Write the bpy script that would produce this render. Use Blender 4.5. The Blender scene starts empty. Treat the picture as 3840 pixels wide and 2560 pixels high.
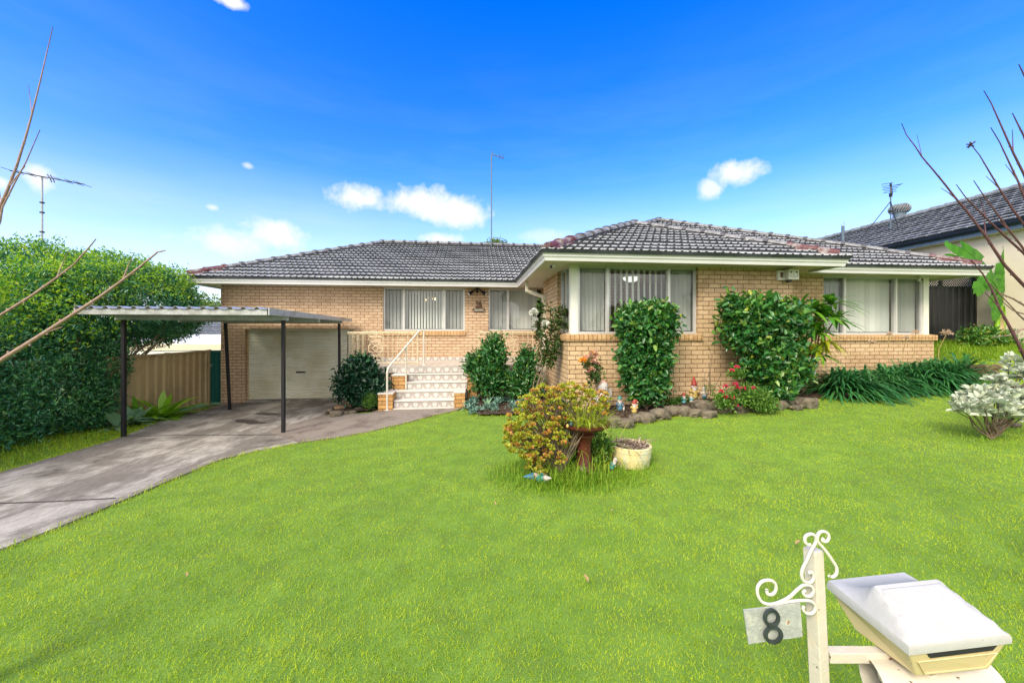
import bpy, bmesh, math, random
import numpy as np
from mathutils import Vector, noise as mnoise
random.seed(7); RNG=np.random.default_rng(7)
SC=bpy.context.scene; COL=SC.collection
PI=math.pi
# ------------------------------------------------------------------ camera frame (focal in px of a 3840 px wide frame)
F=1420.0; TH=math.atan(.105); CT=math.cos(TH); ST=math.sin(TH); ZC=1.65; HV=1243.0
def at(u,v,d):
    t=(u-1920)/F; lat=t*d
    return Vector((lat*CT+d*ST, d*CT-lat*ST, ZC-(v-HV)/F*d))
def atY(u,v,Y):
    t=(u-1920)/F; d=Y/(CT-t*ST)
    return at(u,v,d)
def ld(lat,d,z): return Vector((lat*CT+d*ST, d*CT-lat*ST, z))
# ------------------------------------------------------------------ terrain
CP=[(-14,-3,-.1),(-14,6,-.15),(-14,14,-.5),(-9,0,-.08),(-9,6,-.12),(-9,12,-.35),(-6.2,2,-.08),(-6,6.5,-.12),(-6,9.8,-.24),(-6,11,-.26),
(-3.6,1,-.05),(-3.6,4,-.06),(-3.4,7,-.15),(-3.35,9.9,-.15),(-3.4,10.8,-.2),(-1.8,8.4,-.04),(-.4,8.4,-.03),(-1,5,-.03),(-1,2,0),(0,0,0),(0,6.6,.02),(1.5,0,0),(1.6,4.3,.05),
(1.8,6.5,.17),(.8,8,.05),(3,5.9,.2),(4.5,5.6,.24),(6.2,5.6,.33),(7.6,6.2,.4),(9.1,6.6,.48),(4,3,.13),(4,0,.08),(7,3,.27),(8,0,.2),(11,3,.5),(14,0,.5),(14,4,.9),
(9.6,7.2,.6),(10.4,7.3,.9),(11,9,1.3),(13,9,1.45),(16,9,1.6),(16,14,1.8),(11.5,11,1.45),(13,6.5,1.05),(10,10.5,1.2),(2,12,.1),(0,14,-.2),(8,14,.9),(5,8,.4),(16,20,1.9),(-14,20,-.7),(0,20,0),(0,-3,0),(14,-3,.4)]
_cp=np.array(CP,float); _n=len(_cp)
def _U(r2): return np.where(r2>1e-9, r2*np.log(np.maximum(r2,1e-9)), 0.0)*.5
_d2=((_cp[:,None,:2]-_cp[None,:,:2])**2).sum(2)
_K=_U(_d2)+np.eye(_n)*.15
_Pm=np.c_[np.ones(_n),_cp[:,:2]]
_A=np.block([[_K,_Pm],[_Pm.T,np.zeros((3,3))]])
_w=np.linalg.solve(_A,np.r_[_cp[:,2],0,0,0])
def HH(x,y):
    x=np.clip(np.asarray(x,float),-14,16); y=np.clip(np.asarray(y,float),-3,20)
    sh=x.shape; q=np.c_[x.ravel(),y.ravel()]
    out=np.empty(len(q))
    for i in range(0,len(q),20000):
        s=q[i:i+20000]; r2=((s[:,None]-_cp[None,:,:2])**2).sum(2)
        out[i:i+20000]=_U(r2)@_w[:_n]+_w[_n]+s@_w[_n+1:]
    return out.reshape(sh)
def hz(x,y): return float(HH(np.array([x]),np.array([y]))[0])
def G(u,v):
    t=np.arange(1.2,26,.02); la=(u-1920)/F*t
    x=la*CT+t*ST; y=t*CT-la*ST; z=ZC-(v-HV)/F*t
    k=np.argmax(z<HH(x,y))
    if k==0: k=len(t)-1
    return Vector((float(x[k]),float(y[k]),float(HH(x[k:k+1],y[k:k+1])[0])))
def inpoly(x,y,poly):
    ins=np.zeros(x.shape,bool); n=len(poly)
    for i in range(n):
        x0,y0=poly[i][0],poly[i][1]; x1,y1=poly[(i+1)%n][0],poly[(i+1)%n][1]
        if y0==y1: continue
        c=((y0>y)!=(y1>y))&(x<(x1-x0)*(y-y0)/(y1-y0)+x0)
        ins^=c
    return ins
# ------------------------------------------------------------------ materials
M={}
def new_mat(name):
    m=bpy.data.materials.new(name); m.use_nodes=True
    nt=m.node_tree; nt.nodes.clear()
    o=nt.nodes.new('ShaderNodeOutputMaterial')
    M[name]=m
    return m,nt,o
def nd(nt,t,**k):
    n=nt.nodes.new(t)
    for a,b in k.items():
        if a.startswith('_'): setattr(n,a[1:],b)
        else:
            key=a.replace('__',' ')
            if key.isdigit() or (key[0]=='i' and key[1:].isdigit()): key=int(key.lstrip('i'))
            s=n.inputs[key]
            if isinstance(b,bpy.types.NodeSocket): nt.links.new(b,s)
            else: s.default_value=b
    return n
def c4(c): return (c[0],c[1],c[2],1)
def ramp(nt,fac,stops,interp='LINEAR'):
    r=nt.nodes.new('ShaderNodeValToRGB'); r.color_ramp.interpolation=interp
    while len(r.color_ramp.elements)<len(stops): r.color_ramp.elements.new(.5)
    for e,(p,c) in zip(r.color_ramp.elements,stops):
        e.position=p; e.color=c4(c) if hasattr(c,'__len__') else (c,c,c,1)
    nt.links.new(fac,r.inputs[0]); return r.outputs[0]
def math_n(nt,op,a,b=0.0,clamp=False):
    n=nt.nodes.new('ShaderNodeMath'); n.operation=op; n.use_clamp=clamp
    for i,v in enumerate((a,b)):
        if isinstance(v,bpy.types.NodeSocket): nt.links.new(v,n.inputs[i])
        else: n.inputs[i].default_value=v
    return n.outputs[0]
def mixc(nt,f,a,b,blend='MIX'):
    n=nt.nodes.new('ShaderNodeMix'); n.data_type='RGBA'; n.blend_type=blend
    for s,v in ((n.inputs[0],f),(n.inputs[6],a),(n.inputs[7],b)):
        if isinstance(v,bpy.types.NodeSocket): nt.links.new(v,s)
        elif hasattr(v,'__len__'): s.default_value=c4(v)
        else: s.default_value=v
    return n.outputs[2]
def simple(name,c1,c2=None,scale=8,rough=.6,metal=0,bump=0,bscale=60,spec=.5,detail=4,stain=None,sscale=1.5,coat=0):
    m,nt,o=new_mat(name)
    tc=nt.nodes.new('ShaderNodeTexCoord')
    n=nd(nt,'ShaderNodeTexNoise',Vector=tc.outputs['Object'],Scale=scale,Detail=detail,Roughness=.6)
    col=ramp(nt,n.outputs[0],[(.3,c1),(.7,c2 or c1)])
    if stain:
        s=nd(nt,'ShaderNodeTexNoise',Vector=tc.outputs['Object'],Scale=sscale,Detail=6,Roughness=.7)
        f=ramp(nt,s.outputs[0],[(.48,0.0),(.68,1.0)])
        col=mixc(nt,f,col,stain)
    b=nd(nt,'ShaderNodeBsdfPrincipled',Base__Color=col,Roughness=rough,Metallic=metal)
    b.inputs['Specular IOR Level'].default_value=spec
    if coat: b.inputs['Coat Weight'].default_value=coat
    if bump:
        n2=nd(nt,'ShaderNodeTexNoise',Vector=tc.outputs['Object'],Scale=bscale,Detail=5)
        bm=nd(nt,'ShaderNodeBump',Strength=bump,Distance=.01,Height=n2.outputs[0])
        nt.links.new(bm.outputs[0],b.inputs['Normal'])
    nt.links.new(b.outputs[0],o.inputs[0]); return m
def leafmat(name,cols,rough=.4,trans=.35,spec=.5,patch=None,patchscale=.7,tcol=None):
    """colour varies leaf by leaf (random per island) and, gently, from sprig to sprig"""
    m,nt,o=new_mat(name)
    g=nt.nodes.new('ShaderNodeNewGeometry')
    n=len(cols)
    col=ramp(nt,g.outputs['Random Per Island'],[(i/(n-1) if n>1 else 0,c) for i,c in enumerate(cols)])
    if patch:
        tc=nt.nodes.new('ShaderNodeTexCoord')
        s=nd(nt,'ShaderNodeTexNoise',Vector=tc.outputs['Object'],Scale=patchscale,Detail=4,Roughness=.65)
        f=ramp(nt,s.outputs[0],[(.42,0.0),(.66,1.0)])
        col=mixc(nt,f,col,patch)
    b=nd(nt,'ShaderNodeBsdfPrincipled',Base__Color=col,Roughness=rough)
    b.inputs['Specular IOR Level'].default_value=spec
    t=nd(nt,'ShaderNodeBsdfTranslucent',Color=mixc(nt,.5,col,tcol,'MIX') if tcol else col)
    mx=nd(nt,'ShaderNodeMixShader',Fac=trans,i1=b.outputs[0],i2=t.outputs[0])
    nt.links.new(mx.outputs[0],o.inputs[0]); return m

def brickmat(name,ca,cb,mortar,bw=.24,rh=.086,stain=None,offset=.5,msize=.0055,rough=.85):
    m,nt,o=new_mat(name)
    uv=nt.nodes.new('ShaderNodeUVMap')
    bt=nd(nt,'ShaderNodeTexBrick',Vector=uv.outputs[0],Color1=c4(ca),Color2=c4(cb),Mortar=c4(mortar),Scale=1.0)
    bt.offset=offset
    bt.inputs['Mortar Size'].default_value=msize; bt.inputs['Mortar Smooth'].default_value=.15
    bt.inputs['Brick Width'].default_value=bw; bt.inputs['Row Height'].default_value=rh; bt.inputs['Bias'].default_value=-.1
    tc=nt.nodes.new('ShaderNodeTexCoord')
    n=nd(nt,'ShaderNodeTexNoise',Vector=tc.outputs['Object'],Scale=26,Detail=6,Roughness=.7)
    v=ramp(nt,n.outputs[0],[(.25,.72),(.75,1.18)])
    col=mixc(nt,1.0,bt.outputs[0],v,'MULTIPLY')
    if stain:
        s=nd(nt,'ShaderNodeTexNoise',Vector=tc.outputs['Object'],Scale=1.3,Detail=7,Roughness=.7)
        f=ramp(nt,s.outputs[0],[(.5,0.0),(.78,.6)])
        col=mixc(nt,f,col,stain)
    b=nd(nt,'ShaderNodeBsdfPrincipled',Base__Color=col,Roughness=rough)
    b.inputs['Specular IOR Level'].default_value=.2
    mp=nd(nt,'ShaderNodeMapping',Vector=tc.outputs['Object']); mp.inputs['Scale'].default_value=(30,30,75)
    n2=nd(nt,'ShaderNodeTexNoise',Vector=mp.outputs[0],Scale=1.0,Detail=4)
    hgt=math_n(nt,'SUBTRACT',math_n(nt,'MULTIPLY',n2.outputs[0],.6),math_n(nt,'MULTIPLY',bt.outputs[1],1.0))
    bm=nd(nt,'ShaderNodeBump',Strength=.8,Distance=.008,Height=hgt)
    nt.links.new(bm.outputs[0],b.inputs['Normal'])
    nt.links.new(b.outputs[0],o.inputs[0]); return m
# ------------------------------------------------------------------ object helpers
ORG={}
def tag(o,label=None,cat=None,group=None,kind=None):
    if label: o['label']=label
    if cat: o['category']=cat
    if group: o['group']=group
    if kind: o['kind']=kind
    return o
def thing(name,label,cat,loc=(0,0,0),group=None):
    o=bpy.data.objects.new(name,None); COL.objects.link(o); o.location=loc; o.empty_display_size=.1
    ORG[o.name]=Vector(loc)
    return tag(o,label,cat,group)
def link_mesh(name,me,mats,parent=None,origin=None):
    o=bpy.data.objects.new(name,me); COL.objects.link(o)
    for m in mats: me.materials.append(M[m] if isinstance(m,str) else m)
    if parent is not None:
        org=ORG[parent.name]; o.parent=parent; ORG[o.name]=org
    else:
        org=Vector(origin) if origin is not None else Vector((0,0,0)); ORG[o.name]=org; o.location=org
    if org.length>0: me.transform(__import__('mathutils').Matrix.Translation(-org))
    return o
class MB:
    def __init__(s): s.v=[]; s.f=[]; s.m=[]; s.uv=None
    def add(s,vs,fs,mi=0):
        b=len(s.v); s.v+= [tuple(v) for v in vs]; s.f+=[tuple(b+i for i in f) for f in fs]; s.m+=[mi]*len(fs); return s
    def box(s,x0,x1,y0,y1,z0,z1,mi=0,rot=0,c=None):
        if x0>x1:x0,x1=x1,x0
        if y0>y1:y0,y1=y1,y0
        if z0>z1:z0,z1=z1,z0
        vs=[(x0,y0,z0),(x1,y0,z0),(x1,y1,z0),(x0,y1,z0),(x0,y0,z1),(x1,y0,z1),(x1,y1,z1),(x0,y1,z1)]
        if rot:
            cx,cy=c or ((x0+x1)/2,(y0+y1)/2); ca,sa=math.cos(rot),math.sin(rot)
            vs=[(cx+(x-cx)*ca-(y-cy)*sa,cy+(x-cx)*sa+(y-cy)*ca,z) for x,y,z in vs]
        return s.add(vs,[(0,3,2,1),(4,5,6,7),(0,1,5,4),(1,2,6,5),(2,3,7,6),(3,0,4,7)],mi)
    def poly(s,pts,mi=0): return s.add(pts,[tuple(range(len(pts)))],mi)
    def prism(s,pts,vec,mi=0):
        vec=Vector(vec); n=len(pts); p=[Vector(q) for q in pts]; vs=p+[q+vec for q in p]
        fs=[tuple(range(n))[::-1],tuple(range(n,2*n))]+[(i,(i+1)%n,n+(i+1)%n,n+i) for i in range(n)]
        return s.add(vs,fs,mi)
    def tube(s,pts,r,n=8,mi=0,cap=True,closed=False):
        P=[Vector(p) for p in pts]; k=len(P)
        R=r if hasattr(r,'__len__') else [r]*k
        vs=[];fs=[]; up=None
        for i,p in enumerate(P):
            if closed: t=(P[(i+1)%k]-P[i-1])
            else: t=(P[min(i+1,k-1)]-P[max(i-1,0)])
            if t.length<1e-9: t=Vector((0,0,1))
            t.normalize()
            if up is None:
                up=Vector((0,0,1)) if abs(t.z)<.9 else Vector((1,0,0))
            a=t.cross(up)
            if a.length<1e-6: a=t.orthogonal()
            a.normalize(); b=a.cross(t).normalized(); up=b
            for j in range(n):
                an=2*PI*j/n; vs.append(p+(a*math.cos(an)+b*math.sin(an))*R[i])
        rng=range(k if closed else k-1)
        for i in rng:
            i2=(i+1)%k
            for j in range(n):
                fs.append((i*n+j,i*n+(j+1)%n,i2*n+(j+1)%n,i2*n+j))
        if cap and not closed:
            fs.append(tuple(range(n))); fs.append(tuple((k-1)*n+j for j in range(n))[::-1])
        return s.add(vs,fs,mi)
    def lathe(s,c,prof,n=20,mi=0,sx=1,sy=1):
        vs=[];fs=[];c=Vector(c)
        for r,z in prof:
            for j in range(n):
                a=2*PI*j/n; vs.append(c+Vector((r*sx*math.cos(a),r*sy*math.sin(a),z)))
        for i in range(len(prof)-1):
            for j in range(n): fs.append((i*n+j,i*n+(j+1)%n,(i+1)*n+(j+1)%n,(i+1)*n+j))
        fs.append(tuple(range(n))[::-1]); fs.append(tuple((len(prof)-1)*n+j for j in range(n)))
        return s.add(vs,fs,mi)
    def ell(s,c,rx,ry,rz,n=14,m=9,mi=0,jit=0,mat=None):
        prof=[];vs=[];fs=[];c=Vector(c)
        for i in range(m+1):
            th=PI*i/m
            for j in range(n):
                a=2*PI*j/n; q=Vector((rx*math.sin(th)*math.cos(a),ry*math.sin(th)*math.sin(a),-rz*math.cos(th)))
                if mat is not None: q=mat@q
                if jit: q*=1+jit*mnoise.noise(q*9+c*3)
                vs.append(c+q)
        for i in range(m):
            for j in range(n): fs.append((i*n+j,i*n+(j+1)%n,(i+1)*n+(j+1)%n,(i+1)*n+j))
        return s.add(vs,fs,mi)
    def build(s,name,mats,parent=None,origin=None,smooth=False,uv=False,uvs=1.0,bevel=0,label=None):
        if isinstance(mats,str): mats=[mats]
        me=bpy.data.meshes.new(name); me.from_pydata(s.v,[],s.f)
        if len(mats)>1: me.polygons.foreach_set('material_index',s.m)
        if uv:
            l=me.uv_layers.new(name='UVMap'); me.update()
            for p in me.polygons:
                nx,ny,nz=[abs(a) for a in p.normal]
                for li in p.loop_indices:
                    c=me.vertices[me.loops[li].vertex_index].co
                    q=(c.x,c.y) if nz>.7 else ((c.y,c.z) if nx>ny else (c.x,c.z))
                    l.data[li].uv=(q[0]*uvs,q[1]*uvs)
        if smooth:
            me.polygons.foreach_set('use_smooth',[True]*len(me.polygons))
        me.validate(); me.update()
        o=link_mesh(name,me,mats,parent,origin)
        if smooth=='auto':
            me.set_sharp_from_angle(angle=math.radians(38))
        if bevel:
            b=o.modifiers.new('b','BEVEL'); b.width=bevel; b.segments=2; b.limit_method='ANGLE'
        if label: o['label']=label
        return o
def np_obj(name,V,F,mats,parent=None,origin=None,smooth=False,mi=None):
    """V (n,3), F list of int arrays (m,k)"""
    if isinstance(mats,str): mats=[mats]
    if not isinstance(F,list): F=[F]
    me=bpy.data.meshes.new(name)
    me.vertices.add(len(V)); me.vertices.foreach_set('co',np.ascontiguousarray(V,np.float32).ravel())
    nl=sum(f.size for f in F); npoly=sum(len(f) for f in F)
    me.loops.add(nl); me.loops.foreach_set('vertex_index',np.concatenate([f.ravel() for f in F]).astype(np.int32))
    st=[];tot=[];o=0
    for f in F:
        k=f.shape[1]; st.append(o+np.arange(len(f))*k); tot.append(np.full(len(f),k)); o+=f.size
    me.polygons.add(npoly); me.polygons.foreach_set('loop_start',np.concatenate(st).astype(np.int32))
    me.polygons.foreach_set('loop_total',np.concatenate(tot).astype(np.int32))
    if mi is not None: me.polygons.foreach_set('material_index',np.asarray(mi,np.int32))
    if smooth: me.polygons.foreach_set('use_smooth',np.ones(npoly,bool))
    me.update(calc_edges=True)
    return link_mesh(name,me,mats,parent,origin)
def unit(a): return a/np.maximum(np.linalg.norm(a,axis=1,keepdims=True),1e-9)
def leaves_geo(P,A,Nn,L,W,fold=.25,droop=.15):
    A=unit(np.asarray(A,float)); n=len(A); P=np.broadcast_to(P,(n,3)); S=unit(np.cross(A,np.broadcast_to(Nn,(n,3)))); Nn=np.cross(S,A)
    L=np.broadcast_to(np.asarray(L,float),(n,))[:,None]; W=np.broadcast_to(np.asarray(W,float),(n,))[:,None]
    up=Nn*fold*W
    v=np.stack([P,P+A*.3*L+S*W*.46+up,P+A*.68*L+S*W*.38+up*.8-Nn*droop*L*.35,P+A*L-Nn*droop*L,P+A*.68*L-S*W*.38+up*.8-Nn*droop*L*.35,P+A*.3*L-S*W*.46+up],1).reshape(-1,3)
    b=(np.arange(n)*6)[:,None]
    f=np.concatenate([b+np.array([[0,1,2,3]]),b+np.array([[0,3,4,5]])],0)
    return v,f
def strap_geo(P,D,L,W,g,seg=6,fold=.25,tw=0.0,prof=None):
    """arching strap leaves: P base, D start direction, L length, W width, g droop"""
    n=len(P); D=unit(D); L=np.broadcast_to(np.asarray(L,float),(n,))[:,None]; W=np.broadcast_to(np.asarray(W,float),(n,))[:,None]; g=np.broadcast_to(np.asarray(g,float),(n,))[:,None]
    S=np.cross(D,np.array([[0,0,1.0]])); S=unit(S+1e-6)
    if tw: S=unit(S+RNG.normal(0,tw,S.shape))
    vs=[]
    for i in range(seg+1):
        t=i/seg
        c=P+D*L*t+np.array([[0,0,-1.0]])*g*L*t*t
        w=W*(prof(t) if prof else (min(1,.55+2*t)*(1-t**3)+.02))*.5
        vs+= [c+S*w+np.array([[0,0,1.0]])*fold*w, c, c-S*w+np.array([[0,0,1.0]])*fold*w]
    V=np.stack(vs,1).reshape(-1,3); k=(seg+1)*3; b=(np.arange(n)*k)[:,None]
    F=[]
    for i in range(seg):
        for j in (0,1):
            F.append(b+np.array([[i*3+j,i*3+j+1,i*3+j+4,i*3+j+3]]))
    return V,np.concatenate(F,0)
class NB:
    def __init__(s): s.V=[];s.F={};s.o=0
    def add(s,V,F):
        for f in (F if isinstance(F,list) else [F]): s.F.setdefault(f.shape[1],[]).append(f+s.o)
        s.V.append(V); s.o+=len(V); return s
    def build(s,name,mats,parent=None,origin=None,smooth=False):
        return np_obj(name,np.concatenate(s.V),[np.concatenate(f) for f in s.F.values()],mats,parent,origin,smooth)
def rdir(n,zmin=-1,zmax=1):
    z=RNG.uniform(zmin,zmax,n); a=RNG.uniform(0,2*PI,n); r=np.sqrt(np.maximum(0,1-z*z))
    return np.c_[r*np.cos(a),r*np.sin(a),z]
def crown_pts(blobs,n,inner=.72,lump=.12,zlo=-1,freq=1.6):
    """points through the outer layer of a union of ellipsoids -> position, outward normal"""
    B=np.array(blobs,float); ar=(B[:,3]*B[:,4]+B[:,4]*B[:,5]+B[:,3]*B[:,5]); pr=ar/ar.sum()
    k=RNG.choice(len(B),n*2,p=pr); d=rdir(n*2,zlo,1)
    r=1-(1-inner)*RNG.random(n*2)**1.6
    r*=1+lump*np.sin(d[:,0]*5*freq+k)*np.cos(d[:,1]*4.3*freq+k*2)+lump*.6*np.sin(d[:,2]*9*freq+d[:,0]*7)+RNG.normal(0,.025,n*2)
    c=B[k,:3]; R=B[k,3:]
    p=c+d*R*r[:,None]; nn=unit(d/R)
    keep=np.ones(len(p),bool)
    for j in range(len(B)):
        q=((p-B[j,:3])/B[j,3:]); keep&=~(((q**2).sum(1)<.45)&(k!=j))
    p=p[keep];nn=nn[keep]
    return p[:n],nn[:n]
def sprigs(p,nn,per,L,W,spread=.06,up=.35,out=.5,rnd=.6,fold=.25,droop=.2,lv=.25):
    n=len(p); P=np.repeat(p,per,0)+RNG.normal(0,spread,(n*per,3)); Nv=np.repeat(nn,per,0)
    A=unit(Nv*out+np.array([[0,0,up]])+RNG.normal(0,rnd,(n*per,3)))
    U=unit(Nv*.5+np.array([[0,0,.7]])+RNG.normal(0,.45,(n*per,3)))
    l=L*(1+RNG.normal(0,lv,n*per)).clip(.5,1.6)
    return leaves_geo(P,A,U,l,W*l/L,fold,droop)
def path_r(pts,r0,r1): return [r0+(r1-r0)*i/(len(pts)-1) for i in range(len(pts))]
def wob(a,b,n=6,amp=.05):
    a=Vector(a);b=Vector(b);out=[]
    for i in range(n+1):
        t=i/n; w=math.sin(PI*t)*amp
        out.append(a.lerp(b,t)+Vector((random.uniform(-w,w),random.uniform(-w,w),random.uniform(-w,w)*.5)))
    return out
def rock(name,c,rx,ry,rz,seed,mat,label,group,rot=0):
    bm=bmesh.new(); bmesh.ops.create_icosphere(bm,subdivisions=3,radius=1)
    sv=Vector((seed*3.7,seed*1.3,seed*.77)); ca,sa=math.cos(rot),math.sin(rot)
    for v in bm.verts:
        q=v.co.copy(); n=mnoise.noise(q*1.3+sv)*.45+mnoise.noise(q*2.9+sv)*.26+mnoise.noise(q*6+sv)*.12
        q*=1+n
        for ax in range(3): q[ax]=math.copysign(min(abs(q[ax]),.82+.12*abs(mnoise.noise(q*2+sv))),q[ax])
        q=Vector((q.x*rx,q.y*ry,q.z*rz)); v.co=Vector((q.x*ca-q.y*sa,q.x*sa+q.y*ca,q.z))+Vector(c)
    me=bpy.data.meshes.new(name); bm.to_mesh(me); bm.free()
    me.polygons.foreach_set('use_smooth',[True]*len(me.polygons)); me.set_sharp_from_angle(angle=math.radians(24))
    o=link_mesh(name,me,[mat],None,(c[0],c[1],c[2]-rz*.7))
    return tag(o,label,'rock',group)
# ================================================================== camera, light, sky
cam=bpy.data.cameras.new('Camera'); co=bpy.data.objects.new('Camera',cam); COL.objects.link(co); SC.camera=co
co.location=(0,0,ZC); co.rotation_euler=(PI/2,0,-TH); cam.sensor_width=36; cam.lens=36*F/3840
cam.shift_y=-(1280-HV)/3840; cam.clip_end=2000; cam.clip_start=.05
SC.view_settings.view_transform='Standard'; SC.view_settings.look='None'; SC.view_settings.gamma=1; SC.view_settings.exposure=.95
SUNAZ=math.atan2(-.62,-.78); SUNEL=math.radians(41)
sd=Vector((math.sin(SUNAZ)*math.cos(SUNEL),math.cos(SUNAZ)*math.cos(SUNEL),math.sin(SUNEL)))
sl=bpy.data.lights.new('Sun','SUN'); sl.energy=2.3; sl.angle=math.radians(22); sl.color=(1,.89,.72)
so=bpy.data.objects.new('Sun',sl); COL.objects.link(so); so.rotation_euler=(-sd).to_track_quat('-Z','Y').to_euler(); so.location=(0,-5,20)
w=bpy.data.worlds.new('World'); SC.world=w; w.use_nodes=True; nt=w.node_tree; nt.nodes.clear()
wo=nt.nodes.new('ShaderNodeOutputWorld')
sky=nt.nodes.new('ShaderNodeTexSky'); sky.sky_type='NISHITA'; sky.sun_disc=False; sky.sun_elevation=SUNEL; sky.sun_rotation=SUNAZ%(2*PI)
sky.air_density=1.1; sky.dust_density=.4; sky.ozone_density=2.5
hs=nd(nt,'ShaderNodeHueSaturation',Saturation=1.46,Value=1.75,Color=sky.outputs[0],Hue=.524)
tc=nt.nodes.new('ShaderNodeTexCoord')
nrm=nd(nt,'ShaderNodeVectorMath',_operation='NORMALIZE',i0=tc.outputs['Generated']).outputs[0]
sp=nd(nt,'ShaderNodeSeparateXYZ',Vector=nrm)
az=math_n(nt,'ARCTAN2',sp.outputs[0],sp.outputs[1]); el=math_n(nt,'ARCSINE',sp.outputs[2])
cn=nd(nt,'ShaderNodeTexNoise',Vector=nrm,Scale=13.0,Detail=8,Roughness=.62)
cn2=nd(nt,'ShaderNodeTexNoise',Vector=nrm,Scale=40.0,Detail=5,Roughness=.6)
nzv=math_n(nt,'ADD',math_n(nt,'MULTIPLY',math_n(nt,'SUBTRACT',cn.outputs[0],.5),2.6),math_n(nt,'MULTIPLY',math_n(nt,'SUBTRACT',cn2.outputs[0],.5),.9))
tot=None
for (u,v,ru,rv,st) in [(875,5,75,30,.9),(1345,742,105,52,1),(1580,770,130,70,1.05),(1720,800,140,62,1),(1035,880,130,55,1),(850,905,170,55,.75),(2765,650,125,52,1),(2660,705,55,45,.8),(150,668,68,55,.95),(5,685,35,30,.8),(1650,897,90,28,.85),(930,622,26,14,.6),(797,778,26,14,.6),(2050,890,90,30,.4)]:
    dv=at(u,v,1)-Vector((0,0,ZC)); dv.normalize(); a0=math.atan2(dv.x,dv.y); e0=math.asin(dv.z)
    d2=at(u+ru,v,1)-Vector((0,0,ZC)); d2.normalize(); d3=at(u,v-rv,1)-Vector((0,0,ZC)); d3.normalize()
    ra=abs(math.atan2(d2.x,d2.y)-a0)*1.15; re=abs(math.asin(d3.z)-e0)*1.15
    da=math_n(nt,'DIVIDE',math_n(nt,'SUBTRACT',az,a0),ra); de=math_n(nt,'DIVIDE',math_n(nt,'SUBTRACT',el,e0),re)
    r=math_n(nt,'SQRT',math_n(nt,'ADD',math_n(nt,'MULTIPLY',da,da),math_n(nt,'MULTIPLY',de,de)))
    q=math_n(nt,'SUBTRACT',1.0,r); q=math_n(nt,'ADD',q,math_n(nt,'MULTIPLY',nzv,.72))
    q=math_n(nt,'MULTIPLY',math_n(nt,'MULTIPLY',q,1.5,True),st)
    tot=q if tot is None else math_n(nt,'MAXIMUM',tot,q)
# thin high streaks
mp=nd(nt,'ShaderNodeMapping',Vector=nrm); mp.inputs['Scale'].default_value=(1.2,1.2,7); mp.inputs['Rotation'].default_value=(.25,.1,0)
wn=nd(nt,'ShaderNodeTexNoise',Vector=mp.outputs[0],Scale=1.6,Detail=7,Roughness=.6)
wf=ramp(nt,wn.outputs[0],[(.42,0.0),(.9,.30)])
lowb=nd(nt,'ShaderNodeMapRange',Value=sp.outputs[2]); lowb.inputs[1].default_value=.62; lowb.inputs[2].default_value=.12
wf=math_n(nt,'MULTIPLY',wf,lowb.outputs[0])
lob=nd(nt,'ShaderNodeMapRange',Value=sp.outputs[2]); lob.inputs[1].default_value=.36; lob.inputs[2].default_value=.06; lob.inputs[3].default_value=0; lob.inputs[4].default_value=.88
wf=math_n(nt,'MAXIMUM',wf,math_n(nt,'MULTIPLY',lob.outputs[0],math_n(nt,'ADD',math_n(nt,'MULTIPLY',wn.outputs[0],1.7),-.05)))
base=mixc(nt,wf,hs.outputs[0],(4.2,4.7,5.8))
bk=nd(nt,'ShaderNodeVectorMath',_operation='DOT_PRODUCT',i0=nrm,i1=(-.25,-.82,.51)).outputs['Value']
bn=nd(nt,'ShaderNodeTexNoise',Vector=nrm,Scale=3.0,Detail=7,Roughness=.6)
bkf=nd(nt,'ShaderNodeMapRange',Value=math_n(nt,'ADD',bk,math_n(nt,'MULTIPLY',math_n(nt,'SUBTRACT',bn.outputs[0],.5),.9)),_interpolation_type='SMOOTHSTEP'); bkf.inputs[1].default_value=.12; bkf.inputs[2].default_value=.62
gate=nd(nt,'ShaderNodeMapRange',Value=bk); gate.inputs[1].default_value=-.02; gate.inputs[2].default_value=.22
base=mixc(nt,math_n(nt,'MULTIPLY',bkf.outputs[0],gate.outputs[0]),base,(9.0,8.7,8.1))   # unseen white cloud bank added behind the camera to lift the fill light
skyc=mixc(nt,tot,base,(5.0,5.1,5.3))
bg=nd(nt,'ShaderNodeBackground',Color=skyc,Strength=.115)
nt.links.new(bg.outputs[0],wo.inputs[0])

w.cycles.sampling_method='MANUAL'; w.cycles.sample_map_resolution=512
SC.cycles.max_bounces=5; SC.cycles.diffuse_bounces=3; SC.cycles.glossy_bounces=2; SC.cycles.transmission_bounces=2; SC.cycles.transparent_max_bounces=8; SC.cycles.caustics_reflective=False; SC.cycles.caustics_refractive=False
# ================================================================== materials
BM=dict(stain=(.20,.10,.045))
brickmat('brick',(.66,.475,.30),(.55,.385,.23),(.13,.065,.03),**BM)
brickmat('brick_b',(.64,.465,.32),(.54,.375,.25),(.12,.065,.035),bw=.2268,rh=.0815,**BM)
brickmat('brick_step',(.62,.36,.14),(.46,.24,.09),(.10,.06,.035),rh=.084,stain=(.12,.08,.05))
brickmat('sill_brick',(.62,.41,.22),(.50,.30,.15),(.14,.075,.035),bw=.086,rh=.3,offset=0,msize=.005)
simple('tile_face',(.50,.51,.53),(.27,.28,.30),scale=9,rough=.75,bump=.25,stain=(.10,.105,.115),sscale=16)
simple('tile_edge',(.028,.034,.045),(.075,.085,.10),scale=30,rough=.9)  # dark broken tile edges, with the shade under each overlap put into the colour
simple('ridge_grey',(.30,.31,.34),(.13,.135,.15),scale=6,rough=.6,bump=.3,stain=(.06,.055,.06),sscale=9)
simple('ridge_maroon',(.12,.028,.035),(.07,.022,.03),scale=12,rough=.6,bump=.3,stain=(.32,.30,.30),sscale=6)
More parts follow.
